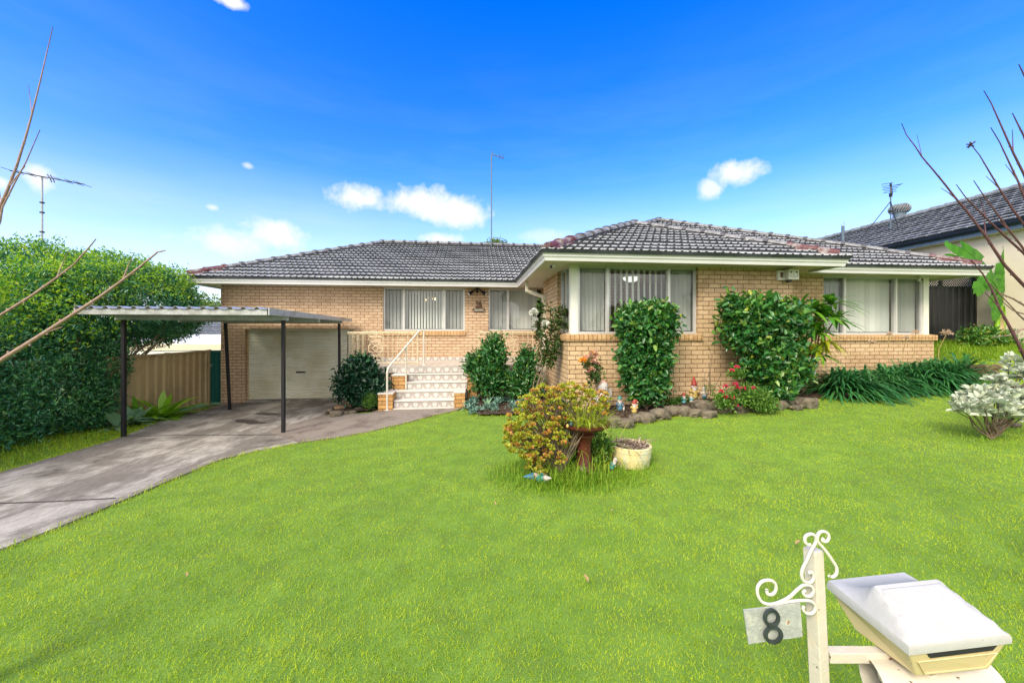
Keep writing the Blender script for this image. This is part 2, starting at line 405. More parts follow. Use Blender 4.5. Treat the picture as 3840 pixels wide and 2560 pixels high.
simple('gutter_paint',(.68,.69,.70),(.62,.63,.64),scale=3,rough=.35,spec=.5)
simple('soffit_paint',(.66,.62,.52),(.58,.54,.44),scale=2,rough=.7)
simple('cream_timber',(.60,.46,.22),(.50,.37,.16),scale=9,rough=.7,bump=.2)
simple('alu_frame',(.60,.60,.60),(.54,.54,.55),scale=6,rough=.35,metal=.25)
simple('white_paint',(.74,.74,.71),(.66,.66,.62),scale=5,rough=.4)
simple('door_cream',(.78,.77,.68),(.70,.69,.58),scale=2,rough=.45,stain=(.62,.57,.40),sscale=1.2)
simple('cream_metal',(.74,.66,.47),(.62,.52,.34),scale=20,rough=.45,stain=(.45,.27,.13),sscale=14)
simple('white_metal',(.66,.64,.58),(.58,.55,.48),scale=20,rough=.4)
simple('black_metal',(.010,.010,.013),(.018,.018,.022),scale=20,rough=.5,spec=.3,bump=.15)
simple('galv',(.50,.52,.53),(.38,.40,.41),scale=30,rough=.45,metal=.3,stain=(.28,.28,.26),sscale=3)
simple('zinc_roof',(.66,.68,.70),(.5,.52,.54),scale=6,rough=.4,metal=.25,stain=(.3,.28,.25),sscale=3)
simple('dark',(.012,.012,.014),(.02,.02,.022),rough=.8)
simple('room_wall',(.16,.15,.14),(.12,.11,.10),rough=.9)
simple('concrete',(.46,.425,.39),(.30,.275,.25),scale=2.2,rough=.85,bump=.5,bscale=55,detail=9,stain=(.10,.085,.07),sscale=1.3)
# weathered slab: long dark tyre streaks along the drive over pale worn concrete
m_=M['concrete']; nt=m_.node_tree; pb=[n for n in nt.nodes if n.type=='BSDF_PRINCIPLED'][0]; tc=[n for n in nt.nodes if n.type=='TEX_COORD'][0]
mp=nd(nt,'ShaderNodeMapping',Vector=tc.outputs['Object']); mp.inputs['Scale'].default_value=(1.0,.30,1); mp.inputs['Rotation'].default_value=(0,0,-.12)
s1=nd(nt,'ShaderNodeTexNoise',Vector=mp.outputs[0],Scale=2.6,Detail=8,Roughness=.62); f1=ramp(nt,s1.outputs[0],[(.47,0.0),(.55,.85)])
mp2=nd(nt,'ShaderNodeMapping',Vector=tc.outputs['Object']); mp2.inputs['Scale'].default_value=(16,4,16)
s2=nd(nt,'ShaderNodeTexNoise',Vector=mp2.outputs[0],Scale=2.2,Detail=7,Roughness=.75); v2=ramp(nt,s2.outputs[0],[(.3,.62),(.7,1.22)])
old=pb.inputs['Base Color'].links[0].from_socket
cc=mixc(nt,f1,old,(.17,.148,.13)); cc=mixc(nt,1.0,cc,v2,'MULTIPLY'); nt.links.new(cc,pb.inputs['Base Color'])
simple('aggregate',(.34,.29,.25),(.15,.125,.11),scale=70,rough=.9,bump=.9,bscale=110,stain=(.13,.095,.08),sscale=1.8)
simple('damp',(.055,.045,.043),(.075,.06,.056),scale=6,rough=.45,bump=.3,bscale=60)
simple('mulch',(.075,.045,.03),(.02,.013,.01),scale=34,rough=.95,bump=1,bscale=50,stain=(.13,.085,.06),sscale=20)
simple('soil_green',(.10,.20,.018),(.16,.28,.03),scale=4,rough=.95,bump=.8,bscale=120,stain=(.11,.19,.022),sscale=3)
simple('verge',(.10,.16,.03),(.06,.08,.03),scale=9,rough=.95,bump=.8,bscale=80)
simple('far_ground',(.10,.15,.05),(.14,.15,.08),scale=.2,rough=.95)
simple('rock_grey',(.20,.165,.12),(.075,.062,.05),scale=7,rough=.9,bump=.8,bscale=25,stain=(.05,.055,.03),sscale=6,detail=8)
simple('rock_warm',(.42,.27,.17),(.22,.13,.08),scale=7,rough=.9,bump=.7,bscale=25,stain=(.12,.10,.08),sscale=6,detail=8)
simple('bark',(.20,.15,.10),(.09,.065,.045),scale=30,rough=.9,bump=.6)
simple('bark_pale',(.34,.27,.19),(.18,.13,.09),scale=24,rough=.9,bump=.5)
simple('twig_pink',(.36,.25,.21),(.24,.15,.12),scale=40,rough=.7,bump=.3)
simple('twig_maroon',(.12,.045,.05),(.07,.03,.035),scale=40,rough=.6,bump=.3)
simple('twig_dark',(.06,.03,.035),(.10,.05,.05),scale=40,rough=.6,bump=.3)
simple('dry_stem',(.42,.33,.17),(.34,.22,.09),scale=30,rough=.8)
simple('dry_flower',(.55,.42,.30),(.38,.25,.17),scale=30,rough=.8)
simple('fence_tan',(.54,.41,.22),(.46,.34,.18),scale=1.2,rough=.5,stain=(.40,.29,.16),sscale=1.5)
simple('gate_green',(.012,.13,.115),(.01,.10,.09),rough=.4)
simple('gate_black',(.018,.018,.02),(.03,.03,.034),scale=60,rough=.35,bump=.2)
simple('render_cream',(.70,.62,.50),(.62,.545,.43),scale=2.2,rough=.9,bump=.15,bscale=90)
simple('slate_tile',(.20,.225,.25),(.10,.115,.13),scale=4,rough=.6,bump=.3,stain=(.30,.31,.32),sscale=14)
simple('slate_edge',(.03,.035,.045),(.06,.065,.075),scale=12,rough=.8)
simple('gutter_dark',(.012,.02,.035),(.02,.03,.05),rough=.3)
simple('fascia_blue',(.10,.15,.20),(.08,.12,.17),rough=.5)
simple('white_roof',(.72,.74,.78),(.62,.64,.68),scale=1,rough=.6,stain=(.45,.45,.46),sscale=2)
simple('letterbox_white',(.455,.455,.445),(.41,.41,.40),scale=14,rough=.45,bump=.12,bscale=90,stain=(.41,.41,.39),sscale=9)
simple('letterbox_cream',(.60,.50,.28),(.55,.45,.24),scale=5,rough=.55,bump=.06,bscale=160)
simple('post_paint',(.62,.585,.50),(.54,.49,.40),scale=12,rough=.5,bump=.2,bscale=70,stain=(.66,.55,.42),sscale=9)
simple('rust',(.30,.12,.04),(.12,.05,.02),scale=60,rough=.9)
simple('plate_white',(.28,.31,.29),(.37,.39,.37),scale=60,rough=.6,bump=.25,bscale=170,stain=(.47,.48,.42),sscale=40)
simple('iron_dark',(.035,.045,.05),(.08,.10,.105),scale=30,rough=.45,metal=.5,bump=.3)
simple('terracotta',(.11,.022,.018),(.07,.014,.012),scale=10,rough=.3,spec=.6)
simple('pot_cream',(.74,.62,.33),(.66,.54,.27),scale=9,rough=.6,bump=.2,stain=(.55,.60,.52),sscale=5)
simple('sleeper',(.32,.21,.12),(.10,.065,.04),scale=14,rough=.9,bump=1,bscale=40,stain=(.05,.035,.025),sscale=7)
for nme,c in dict(g_white=(.70,.66,.62),g_skin=(.62,.38,.29),g_red=(.42,.03,.025),g_blue=(.05,.20,.34),g_teal=(.04,.28,.25),g_cyan=(.16,.48,.55),g_yellow=(.60,.44,.12),g_brown=(.14,.06,.035),g_grey=(.52,.48,.47),g_pink=(.6,.36,.30),g_black=(.02,.02,.02)).items():
    simple(nme,c,tuple(x*.72 for x in c),scale=38,rough=.5,bump=.3,stain=tuple(.35*x+.10 for x in c),sscale=22)
# glass: clear with fresnel reflections
m,nt,o=new_mat('glass')
gg=nt.nodes.new('ShaderNodeNewGeometry')
cs_=math_n(nt,'ABSOLUTE',nd(nt,'ShaderNodeVectorMath',_operation='DOT_PRODUCT',i0=gg.outputs['Incoming'],i1=gg.outputs['Normal']).outputs['Value'])
fr_=math_n(nt,'ADD',.085,math_n(nt,'MULTIPLY',math_n(nt,'POWER',math_n(nt,'SUBTRACT',1.0,cs_),5.0),.9))
mx=nd(nt,'ShaderNodeMixShader',Fac=fr_,i1=nd(nt,'ShaderNodeBsdfTransparent',Color=(.96,.98,.97,1)).outputs[0],i2=nd(nt,'ShaderNodeBsdfGlossy',Roughness=.02).outputs[0])
nt.links.new(mx.outputs[0],o.inputs[0])
m,nt,o=new_mat('fly_screen')
mx=nd(nt,'ShaderNodeMixShader',Fac=.24,i1=nd(nt,'ShaderNodeBsdfTransparent').outputs[0],i2=nd(nt,'ShaderNodeBsdfDiffuse',Color=(.075,.08,.09,1)).outputs[0])
nt.links.new(mx.outputs[0],o.inputs[0])
m,nt,o=new_mat('blind')
g=nt.nodes.new('ShaderNodeNewGeometry')
cc=ramp(nt,g.outputs['Random Per Island'],[(0,(.50,.53,.52)),(1,(.76,.78,.76))])
mx=nd(nt,'ShaderNodeMixShader',Fac=.15,i1=nd(nt,'ShaderNodeBsdfDiffuse',Color=cc).outputs[0],i2=nd(nt,'ShaderNodeBsdfTranslucent',Color=cc).outputs[0])
nt.links.new(mx.outputs[0],o.inputs[0])
m,nt,o=new_mat('lamp_glow'); nt.links.new(nd(nt,'ShaderNodeEmission',Color=(1,.62,.28,1),Strength=3.0).outputs[0],o.inputs[0])
m,nt,o=new_mat('lamp_white'); nt.links.new(nd(nt,'ShaderNodeEmission',Color=(.95,.98,.9,1),Strength=.55).outputs[0],o.inputs[0])
# patterned porch tile (0.2 m wide, 0.165 high), chevrons and white diamonds
def tile_mat(name,hgt):
    m,nt,o=new_mat(name)
    uv=nt.nodes.new('ShaderNodeUVMap'); s=nd(nt,'ShaderNodeSeparateXYZ',Vector=uv.outputs[0])
    x=math_n(nt,'SUBTRACT',math_n(nt,'FRACT',math_n(nt,'DIVIDE',s.outputs[0],.205)),.5)
    y=math_n(nt,'FRACT',math_n(nt,'DIVIDE',math_n(nt,'ADD',s.outputs[1],.011),hgt)); ax=math_n(nt,'ABSOLUTE',x)
    ed=math_n(nt,'SUBTRACT',.5,ax)
    dia=math_n(nt,'LESS_THAN',math_n(nt,'ADD',math_n(nt,'MULTIPLY',ed,2.9),math_n(nt,'MULTIPLY',math_n(nt,'ABSOLUTE',math_n(nt,'SUBTRACT',y,.5)),1.9)),.74)
    q=math_n(nt,'ADD',math_n(nt,'MULTIPLY',ax,2.3),y)
    ln=0
    tri=math_n(nt,'LESS_THAN',q,.98)
    l1=math_n(nt,'LESS_THAN',math_n(nt,'ABSOLUTE',math_n(nt,'SUBTRACT',q,.98)),.035)
    l2=math_n(nt,'LESS_THAN',math_n(nt,'ABSOLUTE',math_n(nt,'SUBTRACT',q,.72)),.025)
    core=math_n(nt,'LESS_THAN',q,.40)
    n=nd(nt,'ShaderNodeTexNoise',Vector=uv.outputs[0],Scale=30.0,Detail=4)
    c=ramp(nt,n.outputs[0],[(.3,(.39,.355,.335)),(.7,(.45,.41,.39))])
    c=mixc(nt,tri,c,(.42,.375,.36)); c=mixc(nt,dia,c,(.62,.60,.575)); c=mixc(nt,core,c,(.52,.49,.46))
    c=mixc(nt,l1,c,(.24,.21,.20)); c=mixc(nt,l2,c,(.27,.24,.22))
    j=math_n(nt,'LESS_THAN',ed,.014); c=mixc(nt,j,c,(.16,.14,.13))
    b=nd(nt,'ShaderNodeBsdfPrincipled',Base__Color=c,Roughness=.35)
    nt.links.new(b.outputs[0],o.inputs[0])
tile_mat('tile_riser',.165)
m,nt,o=new_mat('tile_floor')
uv=nt.nodes.new('ShaderNodeUVMap')
bt=nd(nt,'ShaderNodeTexBrick',Vector=uv.outputs[0],Color1=(.58,.52,.48,1),Color2=(.53,.47,.43,1),Mortar=(.30,.26,.24,1),Scale=1.0); bt.offset=0
bt.inputs['Mortar Size'].default_value=.003; bt.inputs['Brick Width'].default_value=.205; bt.inputs['Row Height'].default_value=.205
b=nd(nt,'ShaderNodeBsdfPrincipled',Base__Color=bt.outputs[0],Roughness=.35); nt.links.new(b.outputs[0],o.inputs[0])
simple('tile_nose',(.72,.68,.64),(.62,.57,.53),scale=30,rough=.4)
# foliage
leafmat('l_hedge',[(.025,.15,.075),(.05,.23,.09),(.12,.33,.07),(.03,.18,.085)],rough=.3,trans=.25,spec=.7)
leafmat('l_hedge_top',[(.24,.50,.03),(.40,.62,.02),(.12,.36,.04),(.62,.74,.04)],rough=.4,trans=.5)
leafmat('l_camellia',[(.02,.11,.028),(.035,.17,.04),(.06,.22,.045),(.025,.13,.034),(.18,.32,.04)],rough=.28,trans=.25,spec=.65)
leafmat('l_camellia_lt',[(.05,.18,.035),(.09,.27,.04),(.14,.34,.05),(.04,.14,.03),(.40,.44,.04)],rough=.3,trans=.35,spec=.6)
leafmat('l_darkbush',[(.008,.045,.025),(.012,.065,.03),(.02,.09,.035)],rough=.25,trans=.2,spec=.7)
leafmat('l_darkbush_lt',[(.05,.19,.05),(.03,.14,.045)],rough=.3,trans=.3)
leafmat('l_rose',[(.05,.14,.03),(.10,.17,.03),(.035,.10,.025),(.14,.10,.03)],rough=.45,trans=.35)
leafmat('l_cordy',[(.04,.17,.025),(.10,.29,.025),(.17,.38,.02),(.03,.12,.03)],rough=.35,trans=.35)
leafmat('l_yellow',[(.40,.46,.02),(.55,.50,.02),(.25,.40,.02)],rough=.4,trans=.4)
leafmat('l_agap',[(.02,.12,.04),(.04,.18,.05),(.07,.25,.06)],rough=.32,trans=.25,spec=.6)
leafmat('l_agave',[(.28,.56,.03),(.36,.64,.04),(.18,.44,.03)],rough=.4,trans=.3)
leafmat('l_agave_grey',[(.20,.38,.22),(.28,.46,.28),(.15,.30,.16)],rough=.4,trans=.15)
leafmat('l_silver',[(.52,.58,.47),(.62,.66,.56),(.42,.50,.38),(.58,.60,.40)],rough=.8,trans=.2,spec=.2)
leafmat('l_succ',[(.14,.28,.24),(.20,.34,.28),(.10,.22,.17)],rough=.5,trans=.1)
leafmat('l_jade',[(.34,.44,.03),(.48,.50,.04),(.52,.36,.05),(.22,.36,.03),(.52,.52,.06)],rough=.45,trans=.25)
leafmat('l_jade_rose',[(.62,.30,.14),(.60,.24,.06),(.50,.42,.05),(.36,.40,.04)],rough=.45,trans=.25)
leafmat('l_banana',[(.07,.26,.025),(.10,.33,.03),(.05,.20,.02)],rough=.35,trans=.4)
leafmat('l_low',[(.10,.24,.03),(.16,.32,.04),(.06,.16,.03)],rough=.5,trans=.35)
leafmat('l_far',[(.16,.26,.05),(.24,.34,.06),(.10,.20,.05)],rough=.6,trans=.4)
leafmat('l_dry',[(.40,.30,.20),(.22,.14,.10),(.60,.52,.42)],rough=.8,trans=.2,spec=.2)
leafmat('l_deadleaf',[(.34,.20,.08),(.45,.30,.16),(.30,.12,.05)],rough=.7,trans=.2)
leafmat('grass',[(.16,.30,.010),(.39,.56,.016),(.51,.65,.026),(.26,.42,.012),(.60,.67,.10)],rough=.6,trans=.45,spec=.25,patch=(.57,.68,.045),patchscale=1.7)
leafmat('grass_long',[(.16,.34,.02),(.24,.44,.03),(.34,.46,.05),(.12,.28,.02)],rough=.5,trans=.45,spec=.3)
leafmat('grass_yellow',[(.58,.66,.08),(.44,.60,.05),(.66,.66,.20)],rough=.5,trans=.45,spec=.3)
leafmat('petal_white',[(.85,.85,.80),(.78,.80,.74)],rough=.6,trans=.35)
leafmat('petal_pink',[(.80,.42,.36),(.82,.55,.45),(.75,.50,.22)],rough=.6,trans=.35)
leafmat('petal_orange',[(.85,.42,.05),(.80,.30,.04)],rough=.6,trans=.35)
leafmat('petal_magenta',[(.62,.012,.09),(.75,.03,.14)],rough=.6,trans=.35)
leafmat('mulch_chip',[(.10,.06,.045),(.05,.03,.022),(.20,.14,.11),(.03,.02,.015)],rough=.9,trans=0,spec=.1)

def chips(name,col,scale=55,th=.73,size=(.0,.0)):
    m_=M[name]; nt=m_.node_tree; pb=[n for n in nt.nodes if n.type=='BSDF_PRINCIPLED'][0]; tc=[n for n in nt.nodes if n.type=='TEX_COORD'][0]
    s=nd(nt,'ShaderNodeTexNoise',Vector=tc.outputs['Object'],Scale=scale,Detail=3,Roughness=.5); f=ramp(nt,s.outputs[0],[(th,0.0),(th+.02,1.0)])
    nt.links.new(mixc(nt,f,pb.inputs['Base Color'].links[0].from_socket,col),pb.inputs['Base Color'])
chips('post_paint',(.10,.07,.05),60,.70); chips('white_metal',(.14,.09,.06),60,.72); chips('letterbox_white',(.20,.20,.19),95,.735); chips('letterbox_cream',(.36,.30,.18),70,.70); chips('plate_white',(.30,.17,.09),38,.70)
# ================================================================== terrain, drive, beds
YB=10.8; YC=6.9; YD=7.62; XA0=-6.636; XC0=1.772; XC1=6.323; XD1=10.52; TAN=.46; ZG=3.065; ZGB=2.862; ZS=2.91
def drape(name,poly,off,mat,step=.12,kind='structure',fine=None):
    """sheet that follows the ground inside a plan outline, off metres above it"""
    from mathutils.geometry import delaunay_2d_cdt
    pts=[Vector((p[0],p[1])) for p in poly]
    edge=[]
    for i in range(len(pts)):
        a,b=pts[i],pts[(i+1)%len(pts)]; k=max(1,int((b-a).length/step))
        edge+=[a.lerp(b,j/k) for j in range(k)]
    xs=np.arange(min(p.x for p in pts),max(p.x for p in pts),step); ys=np.arange(min(p.y for p in pts),max(p.y for p in pts),step)
    X,Y=np.meshgrid(xs,ys); X=X.ravel()+.013; Y=Y.ravel()+.017
    k=inpoly(X,Y,[(p.x,p.y) for p in pts]); inn=[Vector((float(a),float(b))) for a,b in zip(X[k],Y[k])]
    vs,es,fs,*_=delaunay_2d_cdt(edge+inn,[(i,(i+1)%len(edge)) for i in range(len(edge))],[tuple(range(len(edge)))],1,1e-5)
    q=np.array([[v.x,v.y] for v in vs]); z=HH(q[:,0],q[:,1])+off
    b=MB(); b.add([(a[0],a[1],float(zz)) for a,zz in zip(q,z)],[tuple(f) for f in fs])
    if 'drive' in name or name=='path':
        for i in range(len(edge)):
            p_,q_=edge[i],edge[(i+1)%len(edge)]; a_,c_=hz(p_.x,p_.y)+off,hz(q_.x,q_.y)+off
            b.add([(p_.x,p_.y,a_),(q_.x,q_.y,c_),(q_.x,q_.y,c_-.05),(p_.x,p_.y,a_-.05)],[(0,1,2,3)])
    b2=b.build(name,mat,None,smooth='auto'); tag(b2,kind=kind)
    me=b2.data
    for p in me.polygons:
        if p.normal.z<-.1: p.flip()
    return b2
def grid_z(x0,x1,y0,y1,st): 
    xs=np.arange(x0,x1+1e-6,st); ys=np.arange(y0,y1+1e-6,st); X,Y=np.meshgrid(xs,ys); Z=HH(X,Y)
    V=np.stack([X,Y,Z],-1).reshape(-1,3); nx=len(xs); ny=len(ys)
    i=(np.arange(ny-1)[:,None]*nx+np.arange(nx-1)[None]).ravel()
    return V,np.stack([i,i+1,i+nx+1,i+nx],1)
V,Fq=grid_z(-14,16,-3,20,.2)
V[:,2]-=.012
tag(np_obj('lawn_ground',V,Fq,'soil_green',smooth=True),kind='structure')
b=MB(); b.add([(-400,-400,-1.3),(400,-400,-1.3),(400,600,-1.3),(-400,600,-1.3)],[(0,1,2,3)])
# sloping apron between the plot and the wider ground
for (x0,y0,x1,y1) in [(-14,-3,16,-3),(16,-3,16,20),(16,20,-14,20),(-14,20,-14,-3)]:
    n=24
    for i in range(n):
        a=Vector((x0,y0)).lerp(Vector((x1,y1)),i/n); c=Vector((x0,y0)).lerp(Vector((x1,y1)),(i+1)/n)
        def out(p): 
            ctr=Vector((1,8.5)); d=(p-ctr); return p+d*1.2
        oa,oc=out(a),out(c)
        b.add([(a.x,a.y,hz(a.x,a.y)-.012),(c.x,c.y,hz(c.x,c.y)-.012),(oc.x,oc.y,-1.29),(oa.x,oa.y,-1.29)],[(0,1,2,3)])
tag(b.build('ground','far_ground'),kind='structure')
R_edge=[(0,2062),(250,1965),(420,1895),(640,1800),(830,1722),(960,1690),(1120,1660),(1260,1642),(1400,1615),(1540,1582),(1650,1553),(1712,1540)]
L_edge=[(0,1772),(200,1715),(350,1672),(455,1640),(600,1580),(700,1552),(790,1532)]
g2=lambda l:[G(u,v) for u,v in l]
Rp=[(p.x,p.y) for p in g2(R_edge)]; Lp=[(p.x,p.y) for p in g2(L_edge)]
dr=[(Rp[0][0]+.05,-1.0)]+Rp[:8]+[(-3.1,8.4),(-3.05,9.6),(-3.05,10.84),(-6.5,10.84),(-6.62,10.3)]+Lp[::-1]+[(Lp[0][0],-1.0)]
drape('driveway',dr,.006,'concrete')
pathp=[Rp[6]]+Rp[7:]+[(-.2,8.42),(-1.7,8.42),(-2.05,8.4),(-2.12,8.2),(-2.6,8.25),(-3.1,8.35),(-3.42,7.75),(-3.62,7.2)]
drape('path',pathp,.012,'aggregate')
# damp patches and a joint on the drive
for k,(u,v,ru,rv) in enumerate([(935,1583,52,8),(1003,1553,36,6)]):
    q=[]
    for i in range(26):
        a=2*PI*i/26; r=1+.28*math.sin(a*2+k)+.12*math.sin(a*5)
        p=G(u+ru*r*math.cos(a),v+rv*r*math.sin(a)); q.append((p.x,p.y))
    drape('damp_patch',q,.010,'damp',.08)
jt=[G(-60,1893),G(200,1884),G(428,1872)]
drape('driveway_joint',[(p.x,p.y) for p in jt]+[(p.x,p.y+.022) for p in jt[::-1]],.0105,'damp',.08)
jt=[G(462,1640),G(700,1632),G(1062,1630)]
drape('driveway_joint',[(p.x,p.y) for p in jt]+[(p.x,p.y+.03) for p in jt[::-1]],.0105,'damp',.08)
bedL=[(-3.1,8.36),(-2.6,8.3),(-2.08,8.36),(-2.02,9.26),(-3.03,9.26),(-3.05,9.7),(-3.15,9.0)]
drape('garden_soil',bedL,.05,'mulch')
bR_edge=[(1742,1535),(1800,1560),(1900,1558),(2000,1560),(2120,1590),(2250,1606),(2300,1600),(2420,1585),(2550,1560),(2700,1545),(2850,1533),(2990,1523),(3060,1500),(3150,1482),(3300,1472),(3450,1470),(3550,1462),(3620,1440)]
bRp=[(p.x,p.y) for p in g2(bR_edge)]
bedR=bRp+[(10.6,7.6),(10.5,7.7),(6.3,7.7),(6.3,6.98),(1.78,6.98),(1.78,9.25),(-.05,9.25),(-.15,8.35)]
drape('garden_soil',bedR,.035,'mulch',.1)
ic=G(2150,1770); 
isl=[(ic.x+.5*math.cos(a)*(1+.1*math.sin(3*a)),ic.y+.08+.26*math.sin(a)) for a in [2*PI*i/30 for i in range(30)]]
drape('garden_soil',isl,.012,'mulch',.1)
# ================================================================== brick house
house=thing('brick_house','single-storey tan brick house with dark tiled hip roof and white gutters','house',(2,10.8,-.2))
def wallY(mb,x0,x1,z0,z1,y0,y1,ops,mi=0):
    xs=sorted({x0,x1}|{a for o in ops for a in (max(x0,o[0]),min(x1,o[1]))})
    for a,b_ in zip(xs[:-1],xs[1:]):
        segs=[(z0,z1)]
        for o in ops:
            if o[0]<=a+1e-6 and o[1]>=b_-1e-6:
                ns=[]
                for s in segs:
                    if o[2]>s[0]: ns.append((s[0],min(s[1],o[2])))
                    if o[3]<s[1]: ns.append((max(s[0],o[3]),s[1]))
                segs=ns
        for s in segs:
            if s[1]-s[0]>1e-4: mb.box(a,b_,y0,y1,s[0],s[1],mi)
def X_(u,Y): return atY(u,0,Y).x
W1=(X_(1436,YB),X_(1743,YB)); W2=(X_(1832,YB),2.0); GD=(X_(925,YB)-.04,X_(1325,YB)); WBZ=(1.67,2.88)
CWX=X_(2619,YC); DWX=X_(3088,YD)
b=MB(); wallY(b,XA0,4.2,-.6,ZS-.002,YB,YB+.23,[(W1[0],W1[1],*WBZ),(W2[0],W2[1],*WBZ),(GD[0],GD[1],-.6,1.72)])
b.box(XA0,XA0+.23,YB+.23,17.5,-.6,ZS-.002)
b.build('wall','brick_b',house,uv=True)
# wing walls
b=MB(); wallY(b,XC0+.23,XC1,-.4,ZS-.002,YC,YC+.23,[(XC0,CWX,1.60,ZS+1)])
b.box(XC0,XC0+.23,YC,7.81,-.4,1.60); b.box(XC0,XC0+.23,7.81,9.34,-.4,ZS-.002)
b.build('wall','brick',house,uv=True)
b=MB(); wallY(b,XC1,XD1-.23,-.2,ZS-.002,YD,YD+.23,[(DWX,XD1,1.575,ZS+1)])
b.box(XD1-.23,XD1,YD,9.0,-.2,1.575); b.box(XD1-.23,XD1,9.0,16.5,-.2,ZS-.002)
b.build('wall','brick',house,uv=True)
b=MB(); b.box(XC0+.23,4.2,9.34,9.57,-.4,ZS-.002); b.build('wall','brick',house,uv=True)
# sills (soldier bricks), 30 mm proud
def sill(name,x0,x1,y,z,d=.04,sidey=None,hh=.125):
    b=MB(); b.prism([(x0,y+.10,z+.012),(x0,y-d,z-.01),(x0,y-d,z-hh),(x0,y+.10,z-hh)],(x1-x0,0,0))
    if sidey: 
        xx,y1,sg=sidey
        y_=y+.1005
        b.prism([(xx-sg*.10,y_,z+.012),(xx+sg*d,y_,z-.01),(xx+sg*d,y_,z-hh),(xx-sg*.10,y_,z-hh)],(0,y1-y_,0))
    return b.build(name,'sill_brick',house,uv=True,bevel=.004)
sill('window_sill',W1[0]-.06,W1[1]+.02,YB,WBZ[0]); sill('window_sill',W2[0]-.04,XC0+.1,YB,WBZ[0])
sill('window_sill',XC0-.0395,CWX+.07,YC,1.60,sidey=(XC0,7.84,-1)); sill('window_sill',DWX-.05,XD1+.0395,YD,1.575,.05,sidey=(XD1,9.02,1))
# ---- windows
def slats(b,x0,x1,z0,z1,y,pitch,w,ang,axis='x',gap=()):
    n=int((x1-x0)/pitch); 
    for i in range(n+1):
        if i in gap: continue
        c=x0+(i+.5)*(x1-x0)/(n+1); a=ang+random.uniform(-.13,.13); dx=w/2*math.cos(a); dy=w/2*math.sin(a)
        if axis=='x': q=[(c-dx,y-dy,z0),(c+dx,y+dy,z0),(c+dx,y+dy,z1),(c-dx,y-dy,z1)]
        else: q=[(y-dy,c-dx,z0),(y+dy,c+dx,z0),(y+dy,c+dx,z1),(y-dy,c-dx,z1)]
        b.poly(q)
def window(x0,x1,z0,z1,y,mulls,styles,room=None,rx=None):
    fw=.035; fb=MB(); yy=y+.055
    fb.box(x0,x1,yy,yy+.09,z1-fw,z1); fb.box(x0,x1,yy-.012,yy+.09,z0,z0+fw)
    xs=[x0+fw]+mulls+[x1-fw]
    fb.box(x0,x0+fw,yy,yy+.09,z0+fw,z1-fw); fb.box(x1-fw,x1,yy,yy+.09,z0+fw,z1-fw)
    for mx in mulls: fb.box(mx-.024,mx+.024,yy-.004,yy+.09,z0+fw,z1-fw)
    edges=[x0+fw]+[q for mx in mulls for q in (mx-.024,mx+.024)]+[x1-fw]
    pn=[(edges[2*i],edges[2*i+1]) for i in range(len(edges)//2)]
    for a,c in pn: # inner sash
        fb.box(a,a+.014,yy+.012,yy+.06,z0+fw,z1-fw); fb.box(c-.014,c,yy+.012,yy+.06,z0+fw,z1-fw); fb.box(a+.014,c-.014,yy+.012,yy+.06,z1-fw-.014,z1-fw); fb.box(a+.014,c-.014,yy+.012,yy+.06,z0+fw,z0+fw+.014)
    wn=fb.build('window','alu_frame',house)
    for (a,c),st in zip(pn,styles):
        MB().add([(a,yy+.04,z0+fw),(c,yy+.04,z0+fw),(c,yy+.04,z1-fw),(a,yy+.04,z1-fw)],[(0,1,2,3)]).build('pane','glass',wn)
        if 's' in st: MB().add([(a,yy+.025,z0+fw),(c,yy+.025,z0+fw),(c,yy+.025,z1-fw),(a,yy+.025,z1-fw)],[(0,1,2,3)]).build('fly_screen','fly_screen',wn)
        b=MB(); pitch,w,ang=dict(c=(.118,.088,-.22),o=(.125,.082,.62),f=(.127,.117,-.12),m=(.088,.07,-.45))[st[-1]]
        slats(b,a,c,z0+fw+.03,z1-fw-.02,yy+.13,pitch,w,ang); b.box(a,c,yy+.10,yy+.16,z1-fw-.02,z1-fw+.02)
        b.build('vertical_blind','blind',wn)
    rd=room or .9
    b=MB()
    X0,X1=rx or (x0-.3,x1+.3); Y0,Y1,Z0,Z1=yy+.235,yy+.235+rd,z0-.6,z1+.1
    for q in ([(X0,Y1,Z0),(X1,Y1,Z0),(X1,Y1,Z1),(X0,Y1,Z1)],[(X0,Y0,Z0),(X1,Y0,Z0),(X1,Y1,Z0),(X0,Y1,Z0)],[(X0,Y0,Z1),(X1,Y0,Z1),(X1,Y1,Z1),(X0,Y1,Z1)],[(X0,Y0,Z0),(X0,Y1,Z0),(X0,Y1,Z1),(X0,Y0,Z1)],[(X1,Y0,Z0),(X1,Y1,Z0),(X1,Y1,Z1),(X1,Y0,Z1)]): b.poly(q)
    b.build('room_lining','room_wall',wn)
    return wn
w1=window(W1[0],W1[1],*WBZ,YB,[X_(1513,YB),X_(1666,YB)],['sc','m','sc'],2.2)
w2=window(W2[0],XC0+.1,*WBZ,YB,[X_(1906,YB)],['sf','f'],1.5)
w3=window(XC0+.20,CWX,1.60,ZS-.004,YC+.02,[X_(2280,YC+.06),X_(2510,YC+.06)],['sm','o','sm'],2.4,(XC0+.26,CWX+.4))
w4=window(DWX,XD1-.20,1.575,ZS-.004,YD+.02,[X_(3171,YD+.06),X_(3364,YD+.06)],['sc','f','sf'],1.5,(DWX-.3,XD1-.26))
